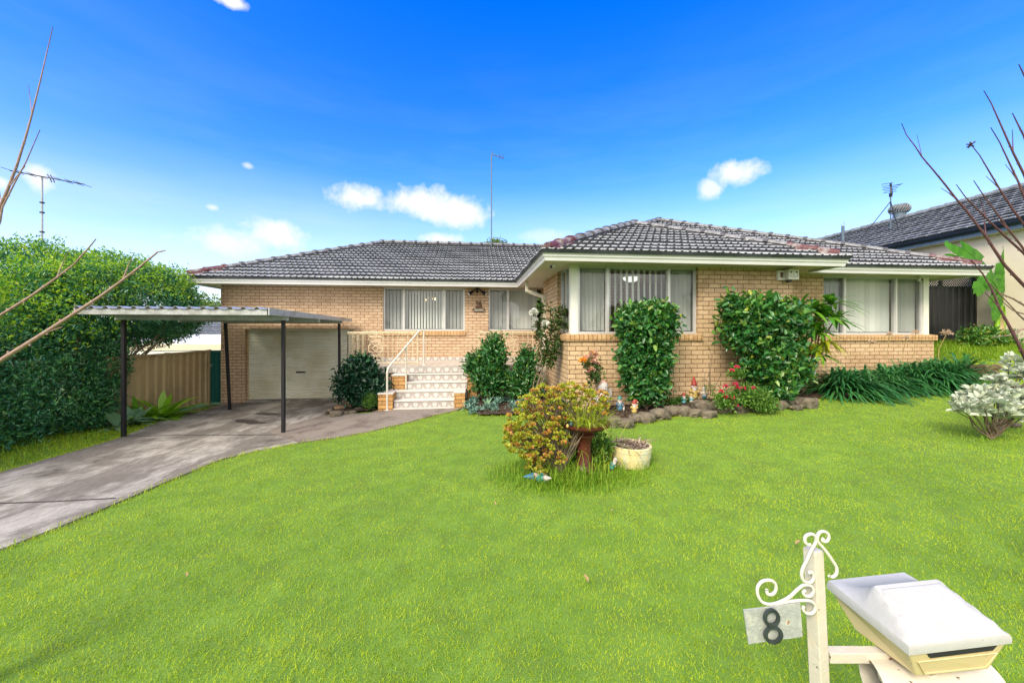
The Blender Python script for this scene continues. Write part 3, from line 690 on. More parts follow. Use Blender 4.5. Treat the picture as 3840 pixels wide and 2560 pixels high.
# corner posts and side returns of the corner windows
MB().box(XC0+.06,XC0+.20,YC+.05,YC+.17,1.60,ZS-.002).build('corner_post','white_paint',w3)
MB().box(XD1-.20,XD1-.06,YD+.05,YD+.17,1.575,ZS-.002).build('corner_post','white_paint',w4)
def sidewin(xx,y0,y1,z0,z1,par,mul):
    fb=MB(); fw=.035
    fb.box(xx,xx+.07,y0,y1,z0,z0+fw); fb.box(xx,xx+.07,y0,y1,z1-fw,z1)
    for a,c in ((y0,y0+fw),(mul-.02,mul+.02),(y1-fw,y1)): fb.box(xx,xx+.07,a,c,z0+fw,z1-fw)
    s=fb.build('side_frame','alu_frame',par)
    b=MB(); b.box(xx+.03,xx+.035,y0+fw,mul-.02,z0+fw,z1-fw); b.box(xx+.03,xx+.035,mul+.02,y1-fw,z0+fw,z1-fw); b.build('pane','glass',par)
    b=MB(); slats(b,y0,y1,z0+.05,z1-.05,xx+.16,.08,.089,.35,'y'); b.build('vertical_blind','blind',par)
sidewin(XC0+.08,YC+.17,7.81,1.60,ZS-.002,w3,7.42)
sidewin(XD1-.15,YD+.17,9.0,1.575,ZS-.002,w4,8.3)
# things seen inside the rooms
for du,dv in ((0,6),(10,-2),(28,2),(36,3)):
    p=atY(1596+du,1118+dv,YB+.9); MB().ell(p,.02,.02,.035).build('pendant_lamp','lamp_glow',w1,smooth=True)
p=atY(2367,1042,YC+1.6); b=MB(); b.lathe(p,[(.02,.17),(.09,.16),(.09,.12),(.11,.11),(.20,.03),(.17,-.05),(.08,-.09),(.01,-.10)],20); b.build('ceiling_lamp','lamp_white',w3,smooth=True)
# ---- garage door
b=MB(); z0,z1=-.19,1.72; nr=26; gy=YB+.12
gx0=X_(928,gy)+.03; prof=[]
for i in range(nr):
    zb=z0+(z1-z0)*i/nr; h=(z1-z0)/nr
    prof+=[(gy+.024,zb),(gy+.026,zb+h*.26),(gy,zb+h*.34),(gy,zb+h*.84)]
prof.append((gy+.016,z1))
vs=[];fs=[]
for (y,z) in prof: vs+=[(gx0,y,z),(GD[1],y,z)]
for i in range(len(prof)-1): fs.append((2*i,2*i+1,2*i+3,2*i+2))
b.add(vs,fs); gd=b.build('garage_door','door_cream',house)
b=MB(); p=atY(1128,1395,gy-.01); b.box(p.x-.12,p.x+.12,gy-.02,gy-.004,p.z-.018,p.z+.018); b.build('handle','black_metal',gd)
b=MB(); b.box(GD[0]+.001,gx0,gy-.02,gy+.09,-.2,z1); b.build('door_jamb','cream_timber',house)
b=MB(); b.box(GD[0],GD[1],YB+.02,YB+.3,-.7,-.195); b.build('threshold','concrete',house)
MB().box(GD[0],GD[1],YB+.26,YB+.3,-.2,1.8).build('garage_backing','dark',gd)
# ---- roof
def roof(name,O,a,bdir,tan,poly,parent,mats=('tile_face','tile_edge'),gauge=.30,tw=.15,amp=.024,lip=.055,prof='roll'):
    """rows of tiles on one roof slope. poly = convex outline in (x along a, run up b)"""
    O=Vector(O);a=Vector(a);bd=Vector(bdir)
    def span(s):
        xs=[]
        n=len(poly)
        for i in range(n):
            (x0,s0),(x1,s1)=poly[i],poly[(i+1)%n]
            if abs(s1-s0)<1e-9:
                if abs(s-s0)<1e-6: xs+=[x0,x1]
            elif min(s0,s1)-1e-9<=s<=max(s0,s1)+1e-9: xs.append(x0+(x1-x0)*(s-s0)/(s1-s0))
        return (min(xs),max(xs)) if xs else None
    smin=min(p[1] for p in poly); smax=max(p[1] for p in poly); cs=1/math.sqrt(1+tan*tan); nrm=Vector((-bd.x*tan,-bd.y*tan,1))*cs
    b=MB(); k=8 if tw<.2 else 10; s=smin; row=0
    ox=min(p[0] for p in poly)
    while s<smax-.02:
        s1=min(s+gauge*cs,smax-.0005); A=span(s+.0004); B=span(s1)
        if not A or not B: break
        g0=math.floor((min(A[0],B[0])-ox)/(tw/k))-1; g1=math.ceil((max(A[1],B[1])-ox)/(tw/k))+1
        lo=[];hi=[];bt=[]
        ph=(row%2)*0.5 if prof=='flat' else 0
        for g in range(g0,g1+1):
            x=ox+g*tw/k; t=((x-ox)/tw+ph)%1; rid=int((x-ox)/.30+ph)
            if prof=='roll': h=amp*(max(0,math.cos(2*PI*(t-.5)))**1.3)+amp*.25*math.cos(2*PI*t)**2*(1 if t<.25 or t>.75 else 0)
            else: h=amp*(.8 if .08<t<.92 else 0)+amp*.25*math.sin(PI*t)
            jit=.006*math.sin(rid*12.9+row*4.1)
            xl=min(max(x,A[0]),A[1]); xh=min(max(x,B[0]),B[1])
            P0=O+a*xl+bd*s+Vector((0,0,tan*s)); P1=O+a*xh+bd*s1+Vector((0,0,tan*s1))
            lo.append(P0+nrm*(lip+h+jit)-bd*(.012+.01*math.sin(rid*7.7+row))); hi.append(P1+nrm*(h+jit*.3)); bt.append(P0+nrm*(-.005))
        m=len(lo); base=len(b.v)
        b.v+=[tuple(q) for q in lo+hi+bt]
        for i in range(m-1):
            if (lo[i]-lo[i+1]).length<1e-6 and (hi[i]-hi[i+1]).length<1e-6: continue
            b.f.append((base+i,base+i+1,base+m+i+1,base+m+i)); b.m.append(0)
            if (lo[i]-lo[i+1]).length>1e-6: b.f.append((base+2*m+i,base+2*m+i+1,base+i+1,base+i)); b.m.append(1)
        s+=gauge*cs; row+=1
    return b.build(name,list(mats),parent,smooth='auto')
E1=1.173; XL=-7.23; YF=10.2; WB=4.0; CX1=6.955; DX1=11.12; YFC=6.3; YFD=7.02
rf=MB() # roof underlay carries the tiled slopes
def P3(x,y,run): return (x,y,ZG-.085+TAN*run)
rf.poly([P3(XL,YF,0),P3(E1+4,YF,0),P3(E1+4,YF+WB,WB),P3(XL+WB,YF+WB,WB)]); 
rf.poly([P3(XL,YF+8,0),P3(XL,YF,0),P3(XL+WB,YF+WB,WB)]); rf.poly([P3(XL+WB,YF+WB,WB),P3(7,YF+WB,WB),P3(7,YF+8,0),P3(XL,YF+8,0)])
hw=(CX1-E1)/2; rf.poly([P3(E1,YFC,0),P3(CX1,YFC,0),P3(E1+hw,YFC+hw,hw)])
dw=(DX1-E1)/2
rf.poly([P3(E1,YFC,0),P3(E1+hw,YFC+hw,hw),P3(E1+hw,YFD+hw,hw),P3(E1+dw,YFD+dw,dw),P3(E1+dw,17,dw),P3(E1,17,0)])
rf.poly([P3(CX1,YFC,0),P3(CX1,YFD,0),P3(E1+hw,YFD+hw,hw),P3(E1+hw,YFC+hw,hw)])
rf.poly([P3(E1,YFD,0),P3(DX1,YFD,0),P3(E1+dw,YFD+dw,dw)])
rf.poly([P3(DX1,YFD,0),P3(DX1,17,0),P3(E1+dw,17,dw),P3(E1+dw,YFD+dw,dw)])
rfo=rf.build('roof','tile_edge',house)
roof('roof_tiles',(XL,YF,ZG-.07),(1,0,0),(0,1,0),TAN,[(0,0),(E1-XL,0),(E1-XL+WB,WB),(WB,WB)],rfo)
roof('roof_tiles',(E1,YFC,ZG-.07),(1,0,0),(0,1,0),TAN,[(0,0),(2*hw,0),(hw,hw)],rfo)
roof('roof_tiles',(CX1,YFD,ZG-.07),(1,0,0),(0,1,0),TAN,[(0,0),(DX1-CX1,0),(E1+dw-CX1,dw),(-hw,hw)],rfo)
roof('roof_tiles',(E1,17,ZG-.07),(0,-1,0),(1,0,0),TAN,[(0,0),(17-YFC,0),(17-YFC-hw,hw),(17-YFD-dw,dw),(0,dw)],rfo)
def ridge(P0,P1,n0,maroon=0,r=.088,seg=.40):
    P0=Vector(P0);P1=Vector(P1); L=(P1-P0).length; t=(P1-P0)/L; n=max(1,int(L/seg)); b=MB()
    sd_=t.cross(Vector((0,0,1))).normalized(); up=sd_.cross(t).normalized()
    for i in range(n):
        j=random.uniform(-.008,.008)
        for (s0,s1,r0,r1,mi) in ((i*L/n,(i+.86)*L/n,r*1.0,r*.93,0),((i+.84)*L/n,(i+1.04)*L/n,r*1.22,r*1.12,1)):
            vs=[];m_=9
            for s,rr in ((s0,r0),(s1,r1)):
                for k in range(m_):
                    a=PI*k/(m_-1); vs.append(P0+t*s+sd_*rr*1.25*math.cos(a)+up*(rr*math.sin(a)*.95-.045+j+.05))
            fs=[(k,k+1,m_+k+1,m_+k) for k in range(m_-1)]+[tuple(range(m_))[::-1],tuple(range(m_,2*m_))]
            b.add(vs,fs,(2 if i<maroon else mi))
    # mortar bedding
    for s in (-1,1):
        q=[P0+sd_*s*r*1.15-up*.05,P1+sd_*s*r*1.15-up*.05,P1+sd_*s*r*.7+up*.06,P0+sd_*s*r*.7+up*.06]
        b.poly(q,1)
    if maroon:
        e=P0+t*min(L,maroon*L/n)
        for s in (-1,1): b.poly([P0+sd_*s*r*1.5-up*.06,e+sd_*s*r*1.3-up*.05,e+sd_*s*r*.8+up*.055,P0+sd_*s*r*.8+up*.055],2)
    b.build('ridge_cap',['ridge_grey','ridge_dark','ridge_maroon'],rfo,smooth='auto')
simple('ridge_dark',(.10,.10,.12),(.05,.05,.06),scale=12,rough=.8,bump=.3)
def RP(x,y,run): return (x,y,ZG-.015+TAN*run)
ridge(RP(XL+.12,YF+.12,.12),RP(XL+WB,YF+WB,WB),0,2); ridge(RP(XL+WB,YF+WB,WB),RP(E1+WB,YF+WB,WB),0)
ridge(RP(E1+.12,YFC+.12,.12),RP(E1+hw,YFC+hw,hw),0,2); ridge(RP(CX1-.12,YFC+.12,.12),RP(E1+hw,YFC+hw,hw),0,2)
ridge(RP(E1+hw,YFC+hw,hw),RP(E1+hw,YFD+hw,hw),0); ridge(RP(E1+hw,YFD+hw,hw),RP(E1+dw,YFD+dw,dw),0)
ridge(RP(DX1-.12,YFD+.12,.12),RP(E1+dw,YFD+dw,dw),0,2); ridge(RP(E1+dw,YFD+dw,dw),RP(E1+dw,16,dw),0)
# ---- gutters along the eaves
def offs(path,o):
    out=[];n=len(path)
    for i in range(n):
        p=Vector(path[i]); ds=[]
        if i>0: ds.append((p-Vector(path[i-1])).normalized())
        if i<n-1: ds.append((Vector(path[i+1])-p).normalized())
        ns=[Vector((-d.y,d.x)) for d in ds]   # left of travel = towards the house
        if len(ns)==2: m_=(ns[0]+ns[1]); m_/=max(.2,m_.dot(ns[0]))
        else: m_=ns[0]
        out.append(p+m_*o)
    return out
gp=[(XL,18.0),(XL,YF),(E1,YF),(E1,YFC),(CX1,YFC),(CX1,YFD),(DX1,YFD),(DX1,17)]
prf=[(0.0,ZG),(0.0,ZG-.018),(.012,ZG-.024),(.012,ZG-.060),(.004,ZG-.066),(.006,ZG-.072),(.020,ZG-.085),(.030,ZG-.125),(.026,ZG-.129),(.030,ZG-.134),(.045,ZG-.150),(.058,ZGB+.003),(.058,ZGB),(.085,ZGB),(.085,ZG-.06),(.020,ZG-.012)]
def gutter(path,lo,hi,name='gutter'):
    b=MB(); rings=[[(q.x,q.y,z) for q in offs(path,o)] for o,z in prf]
    for i in range(lo,hi):
        for j in range(len(prf)-1):
            b.poly([rings[j][i],rings[j][i+1],rings[j+1][i+1],rings[j+1][i]])
    return b.build(name,'gutter_paint',house)
for i in range(len(gp)-1): gutter(gp,i,i+1)
# small dark overflow slots
b=MB()
for x in np.arange(E1+.3,CX1,.22): b.box(x,x+.025,YFC+.001,YFC+.004+.0,ZG-.0665,ZG-.0635)
# soffit
b=MB()
for x0,x1,y0,y1 in ((XL+.08,E1+.08,YF+.08,18),(E1+.08,CX1-.08,YFC+.08,17),(CX1-.08,DX1-.08,YFD+.08,17)):
    b.poly([(x0,y0,ZS),(x1,y0,ZS),(x1,y1,ZS),(x0,y1,ZS)])
b.build('soffit','soffit_paint',house)
b=MB(); # timber bead where soffit meets brick
b.box(XA0,XC0,YB-.018,YB,ZS-.02,ZS-.003); b.box(XC0,CWX,YC-.016,YC,ZS-.018,ZS-.003); b.box(CWX,XC1,YC-.016,YC,ZS-.018,ZS-.003); b.box(XC0-.016,XC0,YC,9.34,ZS-.018,ZS-.003); b.box(XC1,XD1,YD-.016,YD,ZS-.018,ZS-.003)
b.build('eave_bead','soffit_paint',house)
# downpipe from the junction, elbow back to the wing wall
b=MB(); A=Vector((E1+.18,YF-.75,ZGB)); 
pw=.035
b.box(E1+.14,E1+.21,9.25,9.35,2.64,ZGB+.02)
b.tube([(E1+.175,9.3,2.66),(XC0-.06,9.12,2.5)],.045,4); b.box(XC0-.09,XC0-.005,9.0,9.10,-.1,2.53)
b.build('downpipe','soffit_paint',house)
# ---- porch, steps
ZP=.83; PX0=-3.0; PYF=9.28
b=MB(); b.box(PX0,XC0-.003,PYF+.015,YB-.003,ZP-.12,ZP); b.box(XC0-.003,3.6,9.58,YB-.003,ZP-.12,ZP-.001)
po=b.build('porch','tile_floor',house,uv=True)
b=MB(); b.box(PX0-.012,XC0-.02,PYF,PYF+.014,ZP-.165,ZP-.004); b.box(XA0+3.4,XC0-.02,YB-.014,YB-.003,ZP+.001,ZP+.10); b.box(PX0-.014,PX0-.001,PYF+.015,YB-.01,ZP-.165,ZP-.004)
b.build('edge_tiles','tile_riser',po,uv=True)
b=MB(); b.box(PX0+.02,XC0-.03,PYF+.05,PYF+.16,-.4,ZP-.121); b.box(PX0+.02,PX0+.13,PYF+.16,YB-.01,-.4,ZP-.121); b.build('porch_wall','brick_b',po,uv=True)
st=[(-1.69,-.40,8.43,.155),(-1.69,-.40,8.68,.32),(-1.50,-.12,8.93,.487),(-1.50,-.12,9.12,.655)]
stp=None
for i,(x0,x1,y,z) in enumerate(st):
    b=MB(); b.box(x0,x1,y,PYF-.001-.0*i,z-.4,z-.022)
    o_=b.build('step','tile_riser',house,uv=True)
    # align tile motif to this riser
    for d in o_.data.uv_layers[0].data: d.uv=(d.uv[0],d.uv[1]-(z-.165))
    b=MB(); ny=st[i+1][2] if i<3 else PYF
    b.box(x0-.006,x1+.006,y-.018,ny-.002,z-.0215,z); b.build('tread','tile_nose',o_,bevel=.004)
b=MB(); b.box(-1.74,-.38,8.36,8.425,-.2,-.005); b.build('step_base','tile_nose',house)
def pier(x0,x1,y0,y1,zt):
    b=MB(); b.box(x0,x1,y0,y1,-.35,zt-.026); p=b.build('step_pier','brick_step',house,uv=True)
    MB().box(x0-.012,x1+.012,y0-.015,y1,zt-.0255,zt).build('pier_cap','tile_nose',p,bevel=.004)
pier(-2.0,-1.70,8.34,8.93,.335); pier(-.39,-.16,8.34,8.93,.335); pier(-1.83,-1.51,8.935,PYF-.002,.66); pier(-.11,.12,8.935,PYF-.002,.66)
# handrail
b=MB(); rr=.021
y0=8.37; A=[ld(0,0,0)]
pA=atY(1452,1528,8.34); pB=Vector((pA.x,8.34,atY(1452,1383,8.34).z)); pC=atY(1572,1240,9.36); pD=atY(1589,1235,9.40); pE=Vector((pD.x,9.4,ZP))
pA.z=hz(pA.x,pA.y)+.01
def fillet(pts,r,n=5):
    out=[Vector(pts[0])]
    for i in range(1,len(pts)-1):
        p=Vector(pts[i]);a=(Vector(pts[i-1])-p);c=(Vector(pts[i+1])-p); k=min(r,a.length*.45,c.length*.45); a.normalize();c.normalize()
        for j in range(n+1):
            t=j/n; out.append((p+a*k).lerp(p,t).lerp(p.lerp(p+c*k,t),t))
    out.append(Vector(pts[-1])); return out
b.tube(fillet([pA,pB,pC,pD,pE],.10),rr,10); b.lathe(pA-Vector((0,0,.01)),[(.06,0),(.06,.012),(.03,.02)],14); b.lathe(pE,[(.05,0),(.05,.012),(.03,.02)],14)
hr=b.build('handrail','white_metal',house,smooth='auto')
pm=pB.lerp(pC,.56); MB().tube([pm,(pm.x,pm.y,.335)],.019,10).build('rail_post','white_metal',hr,smooth='auto')
# balustrades with scroll panels
def scroll_panel(x0,x1,z0,z1,put):
    """wrought scrolls: circle with rosette, C scrolls above and below"""
    b=MB(); cx=(x0+x1)/2; cz=(z0+z1)/2; w=(x1-x0)/2; h=(z1-z0)/2
    def el(c,rx,rz,a0=0,a1=2*PI,n=18): return [put(c[0]+rx*math.cos(a0+(a1-a0)*i/n),c[1]+rz*math.sin(a0+(a1-a0)*i/n)) for i in range(n+1)]
    r=.0075
    b.tube(el((cx,cz),w*.96,h*.48),r,6); b.tube(el((cx,cz),w*.34,h*.16),r*1.2,6)
    for sx in (-1,1):
        for sz in (-1,1):
            c=(cx+sx*w*.48,cz+sz*h*.66); b.tube(el(c,w*.46,h*.17,0,2*PI*.85),r,6)
            c=(cx+sx*w*.5,cz+sz*h*.88); b.tube(el(c,w*.42,h*.11,PI*.2,PI*1.9),r,6)
            b.tube([put(cx,cz+sz*h*.18),put(cx+sx*w*.35,cz+sz*h*.30),put(cx+sx*w*.8,cz+sz*h*.22),put(cx+sx*w*.95,cz+sz*h*.05)],r,6)
            b.tube([put(cx,cz+sz*h*.45),put(cx+sx*w*.2,cz+sz*h*.62),put(cx+sx*w*.1,cz+sz*h*.98)],r,6)
        b.tube([put(cx+sx*w*.36,cz),put(cx+sx*w*.6,cz+h*.08),put(cx+sx*w*.95,cz)],r,6)
    return b
def balustrade(segs,ends,lab=None):
    z0,z1=ZP+.07,ZP+.80-.03; main=MB(); scr=[]
    for (p,q,sc) in segs:
        p=Vector((*p,0));q=Vector((*q,0)); L=(q-p).length; t=(q-p)/L
        def put(s,z): v=p+t*s; return Vector((v.x,v.y,z))
        for z in (z0,z1): main.tube([put(0,z),put(L,z)],.012,4)
        main.tube([put(0,z1+.028),put(L,z1+.028)],.016,6)
        n=max(2,int(L/.115)); 
        for i in range(n+1):
            s=L*i/n
            if any(a<s<c for a,c in sc): continue
            main.tube([put(s,z0 if 0<i<n else ZP),put(s,z1)],.0085 if 0<i<n else .014,5)
        for a,c in sc: scr.append(scroll_panel(a,c,z0,z1,put))
    o_=main.build('balustrade','cream_metal',house)
    for s in scr: s.build('scroll_panel','cream_metal',o_)
bx=-2.93; by=PYF+.05; xe=X_(1566,by)
balustrade([((bx,YB-.05),(bx,by),[(.55,.90)]),((bx,by),(xe,by),[(.46,.80)])],0)
xr0=X_(1797,by)
balustrade([((xr0,by),(XC0-.03,by),[(.62,.97)])],0)
# door inside the recess
b=MB(); b.box(3.2,3.3,9.6,YB-.01,ZP,ZS-.01); b.build('door_wall','brick_b',house,uv=True)
MB().box(3.15,3.195,9.75,10.6,ZP,2.85).build('entrance_door','twig_dark',house)
# ================================================================== fixtures on the house
b=MB(); p=atY(1790,1080,YB)
o_=None
t=thing('floodlight','black twin floodlight fixed to the bricks under the eave above the welcome plaque','floodlight',(p.x,YB,2.8))
MB().lathe((p.x,YB-.03,2.86),[(.03,-.03),(.05,0),(.05,.03)],12).build('bracket','black_metal',t,smooth='auto')
MB().ell((p.x,YB-.06,2.78),.035,.04,.05).build('motion_sensor','black_metal',t,smooth=True)
for s in (-1,1):
    a=Vector((p.x+s*.05,YB-.05,2.84)); e=Vector((p.x+s*.24,YB-.13,2.70)); d=(e-a).normalized()
    b=MB(); b.tube([a,a+d*.08,a+d*.10,e],[.02,.025,.035,.062],12); l=b.build('lamp_head','black_metal',t,smooth='auto')
    MB().tube([e,e+d*.006],.055,12).build('lamp_lens','white_paint',l)
p=atY(1795,1165,YB)
t=thing('welcome_plaque','small carved wooden plaque with animal figure and WELCOME letters on brick wall','plaque',(p.x,YB,p.z))
wz=atY(1795,1163,YB).z
b=MB(); b.box(p.x-.145,p.x+.145,YB-.045,YB-.003,wz-.05,wz+.05); b.build('board','bark',t,bevel=.012)
b=MB(); zc_=wz+.12
b.ell((p.x,YB-.035,zc_),.075,.035,.06,jit=.3); b.ell((p.x-.005,YB-.05,zc_+.07),.045,.035,.042)
for s in (-1,1): b.ell((p.x+s*.05,YB-.04,zc_+.105),.02,.015,.03); b.ell((p.x+s*.145,YB-.04,wz+.02),.03,.02,.035); b.ell((p.x+s*.07,YB-.045,zc_-.03),.035,.02,.02)
b.build('figure','g_brown',t,smooth=True)
def text(name,body,size,loc,rot,mat,parent,ext=.003,align='CENTER'):
    cu=bpy.data.curves.new(name,'FONT'); cu.body=body; cu.size=size; cu.extrude=ext; cu.align_x=align; cu.align_y='CENTER'; cu.offset=size*.02
    to=bpy.data.objects.new(name,cu); COL.objects.link(to)
    dg=bpy.context.evaluated_depsgraph_get(); me=bpy.data.meshes.new_from_object(to.evaluated_get(dg))
    bpy.data.objects.remove(to)
    from mathutils import Matrix,Euler
    me.transform(Matrix.Translation(Vector(loc))@Euler(rot).to_matrix().to_4x4())
    me.materials.clear()
    return link_mesh(name,me,[mat],parent)
text('lettering','WELCOME',.066,(p.x,YB-.047,wz),(PI/2,0,0),'petal_white',t)
# alarm box
p0=atY(2912,1032,YC-.06); p1=atY(2970,998,YC-.16)
t=thing('alarm_box','cream alarm box with small black logo marks high on the brick wall corner','alarm box',(p0.x,YC,2.7))
zb,zt=2.66,2.86; xb0=p0.x+.03; xb1=XC1-.01
b=MB(); b.box(xb0,xb1-.12,YC-.06,YC-.003,zb,zt-.01); b.box(xb1-.22,xb1,YC-.17,YC-.003,zb,zt); b.build('case','white_paint',t,bevel=.006)
MB().box(xb0+.05,xb0+.11,YC-.066,YC-.061,zb+.05,zt-.05).build('vent','g_brown',t)
b=MB(); fx=xb1-.11; fy=YC-.1735
for s in (-1,1):
    b.add([(fx+s*.075,fy,zt-.045),(fx+s*.03,fy,zt-.045),(fx+s*.06,fy,zt-.078),(fx+s*.075,fy,zt-.078)],[(0,1,2,3)])
    b.box(fx+s*.072-.004,fx+s*.072+.004,fy,fy+.003,zb+.055,zb+.085)
b.ell((fx,fy,zb+.085),.01,.003,.009); b.build('logo','black_metal',t)
b=MB()
for i in range(14): x=fx-.065+i*.0095; b.box(x,x+.006,fy,fy+.003,zb+.045,zb+.056 - .003*(i%2))
b.build('logo','g_grey',t)
MB().lathe((xb1-.15,YC-.10,zb-.055),[(.015,0),(.045,.01),(.055,.03),(.055,.055)],16).build('strobe_lamp','g_black',t,smooth='auto')
# cameras
p=atY(2072,1003,6.62)
t=thing('security_camera','white bullet security camera with black face hanging under the left corner of the front eave','camera',(p.x,p.y,ZS))
MB().tube([(p.x+.05,p.y+.06,ZS),(p.x+.05,p.y+.06,ZS-.05),(p.x+.02,p.y+.02,ZS-.09)],.012,8).build('bracket','white_paint',t)
d=Vector((-.55,-.75,-.28)).normalized(); c=Vector((p.x,p.y,ZS-.10))
MB().tube([c-d*.05,c+d*.06],.034,14).build('body','white_paint',t,smooth='auto'); MB().tube([c+d*.0605,c+d*.068],.03,14).build('lens','g_black',t,smooth='auto')
p=atY(3450,1036,YD-.08)
t=thing('security_camera','white dome security camera with black eye under the right eave beside the far window','camera',(p.x,p.y,ZS))
MB().lathe((p.x,p.y,ZS-.03),[(.06,0),(.065,.015),(.065,.03)],16).build('bracket','white_paint',t,smooth='auto')
MB().ell((p.x,p.y,ZS-.08),.055,.055,.055).build('body','white_paint',t,smooth=True); MB().ell((p.x,p.y-.02,ZS-.09),.037,.042,.035).build('lens','g_black',t,smooth=True)
# roof mast
p=atY(1843,915,14.1); zt=atY(1843,578,14.1).z
t=thing('antenna_mast','tall thin mast with small hooked aerial on the brick house ridge','antenna',(p.x,14.1,4.7))
MB().tube([(p.x,14.1,4.6),(p.x,14.1,zt)],.022,8).build('pole','fascia_blue',t)
b=MB(); b.tube([(p.x,14.1,zt),(p.x+.45,14.0,zt-.17)],.02,6); b.tube([(p.x+.06,14.1,zt),(p.x+.02,14.1,zt+.10)],.015,6)
for s in (.3,.42): b.tube([(p.x+s,14.0-.2,zt-.13),(p.x+s,14.2,zt-.13)],.01,5)
b.build('aerial','fascia_blue',t)
# ================================================================== carport
cx0,cx1,cy0,cy1=-6.02,-3.25,6.44,10.62; zr=2.0
cp=thing('carport','flat steel carport with galvanised rib roof on four black posts over the driveway','carport',(-4.7,8.5,-.2))
b=MB(); n=int((cx1-cx0)/.19); prof=[]
for i in range(n):
    x=cx0+(cx1-cx0)*i/n; q=(cx1-cx0)/n
    prof+=[(x,zr),(x+q*.08,zr+.034),(x+q*.26,zr+.034),(x+q*.42,zr)]
prof.append((cx1,zr))
vs=[];fs=[]
for x,z in prof: vs+=[(x,cy0-.03,z+.012),(x,cy1,z-.02)]
for x,z in prof: vs+=[(x,cy0-.03,z+.008),(x,cy1,z-.024)]
m=len(prof)*2
for i in range(len(prof)-1):
    fs+=[(2*i,2*i+1,2*i+3,2*i+2),(m+2*i+2,m+2*i+3,m+2*i+1,m+2*i),(2*i,2*i+2,m+2*i+2,m+2*i)]
b.add(vs,fs); b.build('roof_sheet','zinc_roof',cp)
b=MB(); b.box(cx0,cx1-.02,cy0,cy0+.04,zr-.085,zr-.001); b.build('front_beam','galv',cp)
b=MB(); b.prism([(cx1,cy0-.005,zr-.085),(cx1,cy0-.005,zr+.028),(cx1,cy1,zr-.005),(cx1,cy1,zr-.085)],(.02,0,0)).build('side_beam','galv',cp); b=MB(); b.prism([(cx0-.021,cy0-.005,zr-.085),(cx0-.021,cy0-.005,zr+.02),(cx0-.021,cy1,zr-.005),(cx0-.021,cy1,zr-.085)],(.02,0,0)); b.build('side_beam','galv',cp)
for y in (7.1,8.5,9.93): MB().box(cx0+.002,cx1-.002,y-.03,y+.03,zr-.15,zr-.022).build('purlin','galv',cp)
for (x,y,lean) in ((-5.9,7.1,0),(-3.33,7.1,0),(-5.9,9.77,.10),(-3.33,9.93,.01)):
    z0=hz(x,y); b=MB(); hw_=.027
    b.add([(x-hw_+lean,y-hw_,z0),(x+hw_+lean,y-hw_,z0),(x+hw_+lean,y+hw_,z0),(x-hw_+lean,y+hw_,z0),(x-hw_,y-hw_,zr-.151),(x+hw_,y-hw_,zr-.151),(x+hw_,y+hw_,zr-.151),(x-hw_,y+hw_,zr-.151)],[(0,3,2,1),(4,5,6,7),(0,1,5,4),(1,2,6,5),(2,3,7,6),(3,0,4,7)])
    ps=b.build('post','black_metal',cp,bevel=.003)
    if x<-5 and y<8: pass
# ================================================================== fence and gates
ft=thing('metal_fence','tan ribbed steel boundary fence between the driveway and the neighbouring white roof','fence',(-7.1,9,-.3))
def ribsheet(mb,p,q,z0a,z0b,z1,rib=.15,amp=.035,side=1):
    p=Vector(p);q=Vector(q);L=(q-p).length;t=(q-p)/L;nn=Vector((-t.y,t.x))*side; n=max(1,int(L/rib)); pr=[]
    for i in range(n):
        s=L*i/n;h=L/n; pr+=[(s,0),(s+h*.62,0),(s+h*.70,amp),(s+h*.92,amp)]
    pr.append((L,0)); vs=[]
    for s,o in pr:
        c=p+t*s+nn*o; zb=z0a+(z0b-z0a)*s/L; vs+=[(c.x,c.y,zb),(c.x,c.y,z1)]
    mb.add(vs,[(2*i,2*i+2,2*i+3,2*i+1) for i in range(len(pr)-1)])
fx=-7.0; ys=[8.1,9.5,10.85]
for i in range(2):
    b=MB(); za,zb=hz(fx,ys[i])+.03,hz(fx,ys[i+1])+.03
    ribsheet(b,(fx,ys[i]+.03),(fx,ys[i+1]-.03),za,zb,1.12,.21,.045,-1)
    b.box(fx-.02,fx+.055,ys[i]+.026,ys[i+1]-.026,1.12,1.155)
    b.build('fence_panel','fence_tan',ft)
for y in ys: MB().box(fx-.03,fx+.06,y-.025,y+.025,hz(fx,y)-.1,1.165).build('fence_post','fence_tan',ft)
gt=thing('green_gate','narrow dark green steel side gate between the tan fence and the brick corner','gate',(-6.8,10.93,-.3))
b=MB(); ribsheet(b,(-6.98,10.95),(-6.66,10.95),-.25,-.25,1.12,.09,.02,-1); b.build('gate_panel','gate_green',gt)
b=MB(); b.box(-7.02,-6.98,10.93,10.97,-.3,1.17); b.box(-6.68,-6.645,10.93,10.97,-.3,1.17); b.box(-6.98,-6.68,10.935,10.965,1.121,1.15); b.build('gate_frame','gate_green',gt)
MB().box(-6.97,-6.93,10.88,10.928,.72,.78).build('latch','galv',gt)
